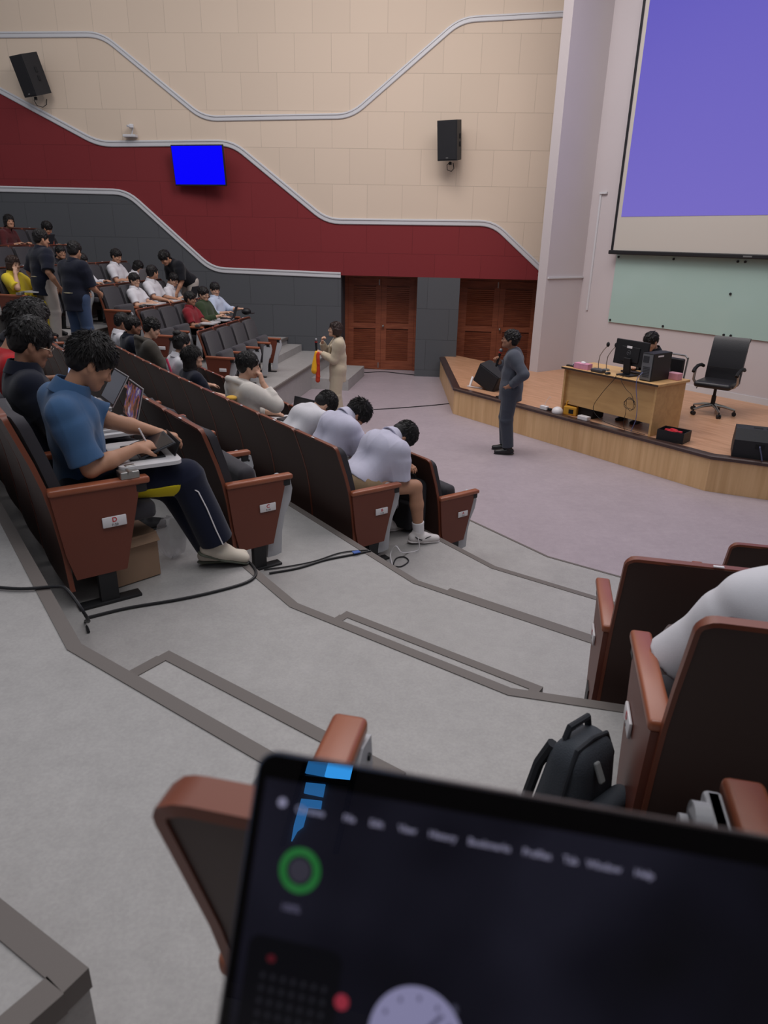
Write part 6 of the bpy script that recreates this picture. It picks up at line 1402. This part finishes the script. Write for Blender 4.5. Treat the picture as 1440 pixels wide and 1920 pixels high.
# ---- standing people
def stand_root(loc, ang): r = frame_empty('person', loc, ang); return r
def stand(**k):
    P = dict(stand=True, h=0.0075, hip=(0, 0, 0.93), neck=(0, -0.01, 1.43), head=(0, 0.03, 1.595), wrR=(0.26, 0.06, 0.84), wrL=(-0.26, 0.06, 0.84), anR=(0.10, 0, 0.085), anL=(-0.10, 0, 0.085), ehR=(0.4, -1, 0), ehL=(-0.4, -1, 0), handR=(None, (-1, 0, 0), 0.3), handL=(None, (1, 0, 0), 0.3), shoes=dict(m=c_shoeb))
    P.update(k); return P
man = at(948, 848, 0); ang_m = math.radians(180-12)
r = stand_root((man.x, man.y, 0.0), ang_m)
M_MICB = mat('microphone_black', (24, 24, 26), rough=0.4)
I = person('standing man in a grey suit and glasses speaking into a microphone, hand on hip', r, stand(seed=61, skin=SK2, bulk=1.10, hip=(0, 0.00, 0.93), neck=(0, -0.005, 1.42), head=(0, 0.065, 1.575), hrot=(0.0, -0.12, 0), glasses=M_LENSRIM, hair='curly', vol=1.25,
    wrR=(0.03, 0.185, 1.255), ehR=(0.4, 0.1, -1), handR=((-0.25, 0.55, 0.75), (-1, 0.0, 0.0), 0.9), wrL=(-0.20, 0.0, 0.99), ehL=(-0.6, -1.1, 0.1), handL=((0.25, 0.75, -0.55), (1, -0.1, 0.0), 0.35),
    top=dict(m=c_grey, g=0.026, sleeve=1.97, collar='suit', name='jacket', hem=0.17, fold=0.004, skirt=True), bottom=dict(m=cloth('grey_trousers', (64, 68, 78)), g=0.024, wide=0.012), toeR=(0.1, 1, -0.05), toeL=(-0.1, 1, -0.05), anR=(0.09, 0.02, 0.085), anL=(-0.10, -0.03, 0.085)))
S = SDF(); S.rc(I['neck']+V(0, 0.045, -0.02), I['neck']+V(0, 0.115, -0.30), 0.045, 0.035, 0.02, lat=V(1, 0, 0), st=1.2); add_sdf(r, 'shirt', S, 0.0075, c_black)
def microphone(root, base, tip, label):
    b = Vector(base); t = Vector(tip); d = (t-b).normalized()
    e = empty('microphone'); e.matrix_world = Matrix.Translation(root.location) @ Matrix.Rotation(root.rotation_euler.z, 4, 'Z') @ Matrix.Translation(b); tag(e, label, 'microphone', None)
    L = (t-b).length
    MB().cyl((0, 0, 0), d*(L*0.72), 0.013, 0.019, n=16).build('handle', M_MICB, e, smooth=True); MB().sph(d*(L*0.84), 0.026, n=16).build('grille', mat('mic_mesh', (120, 120, 124), rough=0.4, metal=0.7), e, smooth=True)
    MB().cyl(d*(L*0.70), d*(L*0.745), 0.024, n=16).build('collar_ring', mat('mic_red', (170, 50, 46)), e, smooth=True)
w = I['arms']['R'][2]; microphone(r, (w[0]-0.03, w[1]+0.045, w[2]-0.05), (w[0]-0.035, w[1]-0.035+0.02, w[2]+0.215), 'black handheld microphone held to the mouth of the man in grey')
lady = at(636, 795, 0); r = stand_root((lady.x-0.02, lady.y+0.05, 0.0), math.radians(180+8))
I = person('standing woman in a beige suit holding a microphone and an orange scarf', r, stand(seed=62, s=0.93, skin=SK3, hip=(0, 0, 0.88), neck=(0, -0.01, 1.335), head=(0, 0.04, 1.485), hrot=(0.10, -0.12, 0), glasses=M_LENSGOLD, hair='bob', vol=0.9, hairm=mat('dark_brown_hair', (52, 36, 32), rough=0.5),
    wrR=(0.08, 0.24, 1.28), ehR=(0.5, -0.2, -1), handR=((-0.4, -0.1, 0.9), (-0.3, -0.9, 0), 0.9), wrL=(-0.05, 0.26, 1.13), ehL=(-0.4, -0.6, -1), handL=((0.5, 0.7, 0.2), (1, 0, -0.3), 0.9),
    top=dict(m=c_beige, g=0.022, sleeve=1.95, collar='suit', name='jacket', hem=0.20, skirt=True), bottom=dict(m=c_beige, g=0.022, wide=0.045), anR=(0.09, 0, 0.085), anL=(-0.09, 0.03, 0.085)))
S = SDF(); S.rc(I['neck']+V(0, 0.045, -0.01), I['neck']+V(0, 0.105, -0.22), 0.040, 0.032, 0.02); add_sdf(r, 'blouse', S, 0.0075, c_sky)
w = I['arms']['L'][2]; microphone(r, (w[0]+0.05, w[1]+0.07, w[2]-0.03), (w[0]+0.05, w[1]+0.08, w[2]+0.24), 'black handheld microphone held upright by the woman in beige')
e = empty('scarf'); e.matrix_world = Matrix.Translation(r.location) @ Matrix.Rotation(r.rotation_euler.z, 4, 'Z'); tag(e, 'yellow and red scarf hanging from the hand of the woman in beige', 'scarf')
S = SDF(); S.rc(w+V(0.02, 0.08, 0.0), w+V(0.01, 0.11, -0.26), 0.035, 0.062, 0.02, lat=V(0.2, 1, 0), st=0.9); add_sdf(e, 'yellow_cloth', S, 0.008, cloth('scarf_yellow', (232, 170, 40)), (0.009, 40, 3, (1, 1, 0.3)))
S = SDF(); S.rc(w+V(-0.02, 0.05, 0.0), w+V(-0.01, 0.06, -0.42), 0.028, 0.038, 0.02); add_sdf(e, 'red_cloth', S, 0.008, cloth('scarf_red', (190, 62, 40)), (0.008, 40, 4, (1, 1, 0.3)))
# person at the lecture desk
r = empty('person', C(8.99, -5.80, ZS)); r.rotation_euler.z = TH+math.pi/2
person('person in black with messy hair seated behind the monitor on the stage', r, sit(h=0.0078, seed=63, skin=SK3, s=0.97, hip=(0, 0.05, 0.53), neck=(0.0, 0.10, 0.96), head=(0.03, 0.19, 1.10), hrot=(-0.1, 0.55, 0.05), wrR=(0.14, 0.34, 0.73), wrL=(-0.14, 0.34, 0.73), hair='messy', vol=1.25, top=dict(m=c_black, sleeve=1.9, g=0.016), bottom=dict(m=c_dark), shoes=dict(m=c_shoeb), anR=(0.12, 0.42, 0.09), anL=(-0.12, 0.42, 0.09)))
# two standing men in the far aisle
def fstand(px, py, n, zf, ht):
    d = _F*CAM_F + _R*(px-720) - _U*(py-960); q = (NF*n-CAM_O); t_ = (NF.dot(NF*n)-NF.dot(CAM_O))/NF.dot(d); p = CAM_O+d*t_; return Vector((p.x, p.y, zf))
p = fstand(78, 500, -6.75, ZF(4)-0.13, 0); p.z = ZF(4)-0.13; r = stand_root(p, math.radians(55))
I = person('standing man in a dark navy polo and pale trousers, back turned', r, stand(h=FARH, seed=71, skin=SK1, hip=(0, 0, 0.93), neck=(0, 0.02, 1.36), head=(0, 0.06, 1.52), hrot=(-0.2, 0.2, 0), bulk=1.1, top=dict(m=c_navy, g=0.03, sleeve=0.85, loose=0.035, hem=0.20, skirt=True), bottom=dict(m=c_pale, g=0.02, wide=0.02), wrR=(0.30, 0.05, 0.86), hair='short'))
MB().tube([(-0.08, -0.134, 1.00), (-0.03, -0.152, 1.0), (0.03, -0.152, 1.0), (0.08, -0.134, 1.0)], 0.009).build('back_print', cloth('print_pale', (170, 160, 130)), I['top'], smooth=True)
p = fstand(137, 515, -6.10, ZF(3)-0.06, 0); r = stand_root(p, math.radians(70))
I = person('standing man in a dark navy polo and blue jeans, back turned', r, stand(h=FARH, seed=72, skin=SK1, hip=(0, 0, 0.95), neck=(0, 0.03, 1.42), head=(0, 0.09, 1.58), hrot=(0.2, 0.3, 0), bulk=1.12, top=dict(m=c_navy, g=0.03, sleeve=0.9, loose=0.035, hem=0.19, skirt=True), bottom=dict(m=c_jeans, g=0.02, wide=0.015), wrR=(0.16, 0.30, 1.0), wrL=(-0.16, 0.30, 1.0), hair='short'))
MB().tube([(-0.08, -0.136, 1.02), (-0.03, -0.154, 1.02), (0.03, -0.154, 1.02), (0.08, -0.136, 1.02)], 0.010).build('back_print', cloth('print_pale', (190, 180, 150)), I['top'], smooth=True)
p = fstand(356, 530, -5.95, ZF(3), 0); r = stand_root((p.x, p.y, ZF(3)), math.radians(180+50))
person('standing man in a black shirt and pale trousers bending down towards the students', r, stand(h=0.0082, seed=73, skin=SK1, hip=(0, 0, 0.93), neck=(0, 0.36, 1.27), head=(0.0, 0.50, 1.36), hrot=(0.0, 0.75, 0), bend=0.05, wrR=(0.16, 0.40, 0.76), wrL=(-0.16, 0.42, 0.74), ehR=(0.3, -0.5, 0), ehL=(-0.3, -0.5, 0), hair='messy', top=dict(m=c_black, g=0.028, sleeve=0.85, loose=0.035, hem=0.12), bottom=dict(m=c_pale, g=0.02, wide=0.02)))
# boards and laptops of the far block
for key, lab, m_, sc_, rz, dx in ((('F', 2, 3), 'black laptop on the lap board of the student in green', M_LDARK, scr_mat('screen_off_dark', (20, 20, 24), 0.3), 0.2, -0.1), (('F', 3, 3), 'dark laptop in front of the bent student in glasses', M_LDARK, scr_mat('screen_off_dark', (20, 20, 24), 0.3), 0.0, -0.05), (('F', 4, 5), 'silver laptop open before the student in white in the upper row', M_SILVER, scr_mat('screen_off_dark', (20, 20, 24), 0.3), 0.0, -0.02), (('F', 6, 3), 'dark laptop in the top row beside the orange sports shirt', M_LDARK, scr_mat('screen_off_dark', (20, 20, 24), 0.3), 0.1, 0.0)):
    board(key, 0.02, 0.47, 0, 0.655, 0.40, 0.27); t = on_seat(key, 'laptop', dx, 0.50, 0.6645, lab, 'laptop', 'laptops in the far block', rz); laptop(t, m_, sc_, 18, 0.31, 0.21)
for key in (('F', 2, 2), ('F', 3, 1), ('F', 3, 2), ('F', 4, 0), ('F', 6, 4)): board(key, 0.02, 0.45, 0, 0.655, 0.38, 0.26)
t = on_seat(('F', 2, 4), 'cap', -0.06, 0.66, 0.74, 'black cap dangling from the outstretched hand of the student with the tie', 'cap'); MB().sph((0, 0, 0), 0.09, (0.9, 1, 0.7)).box((0, 0.09, -0.03), (0.14, 0.10, 0.012), bevel=0.004).build('crown', M_BLACK, t, smooth=True)
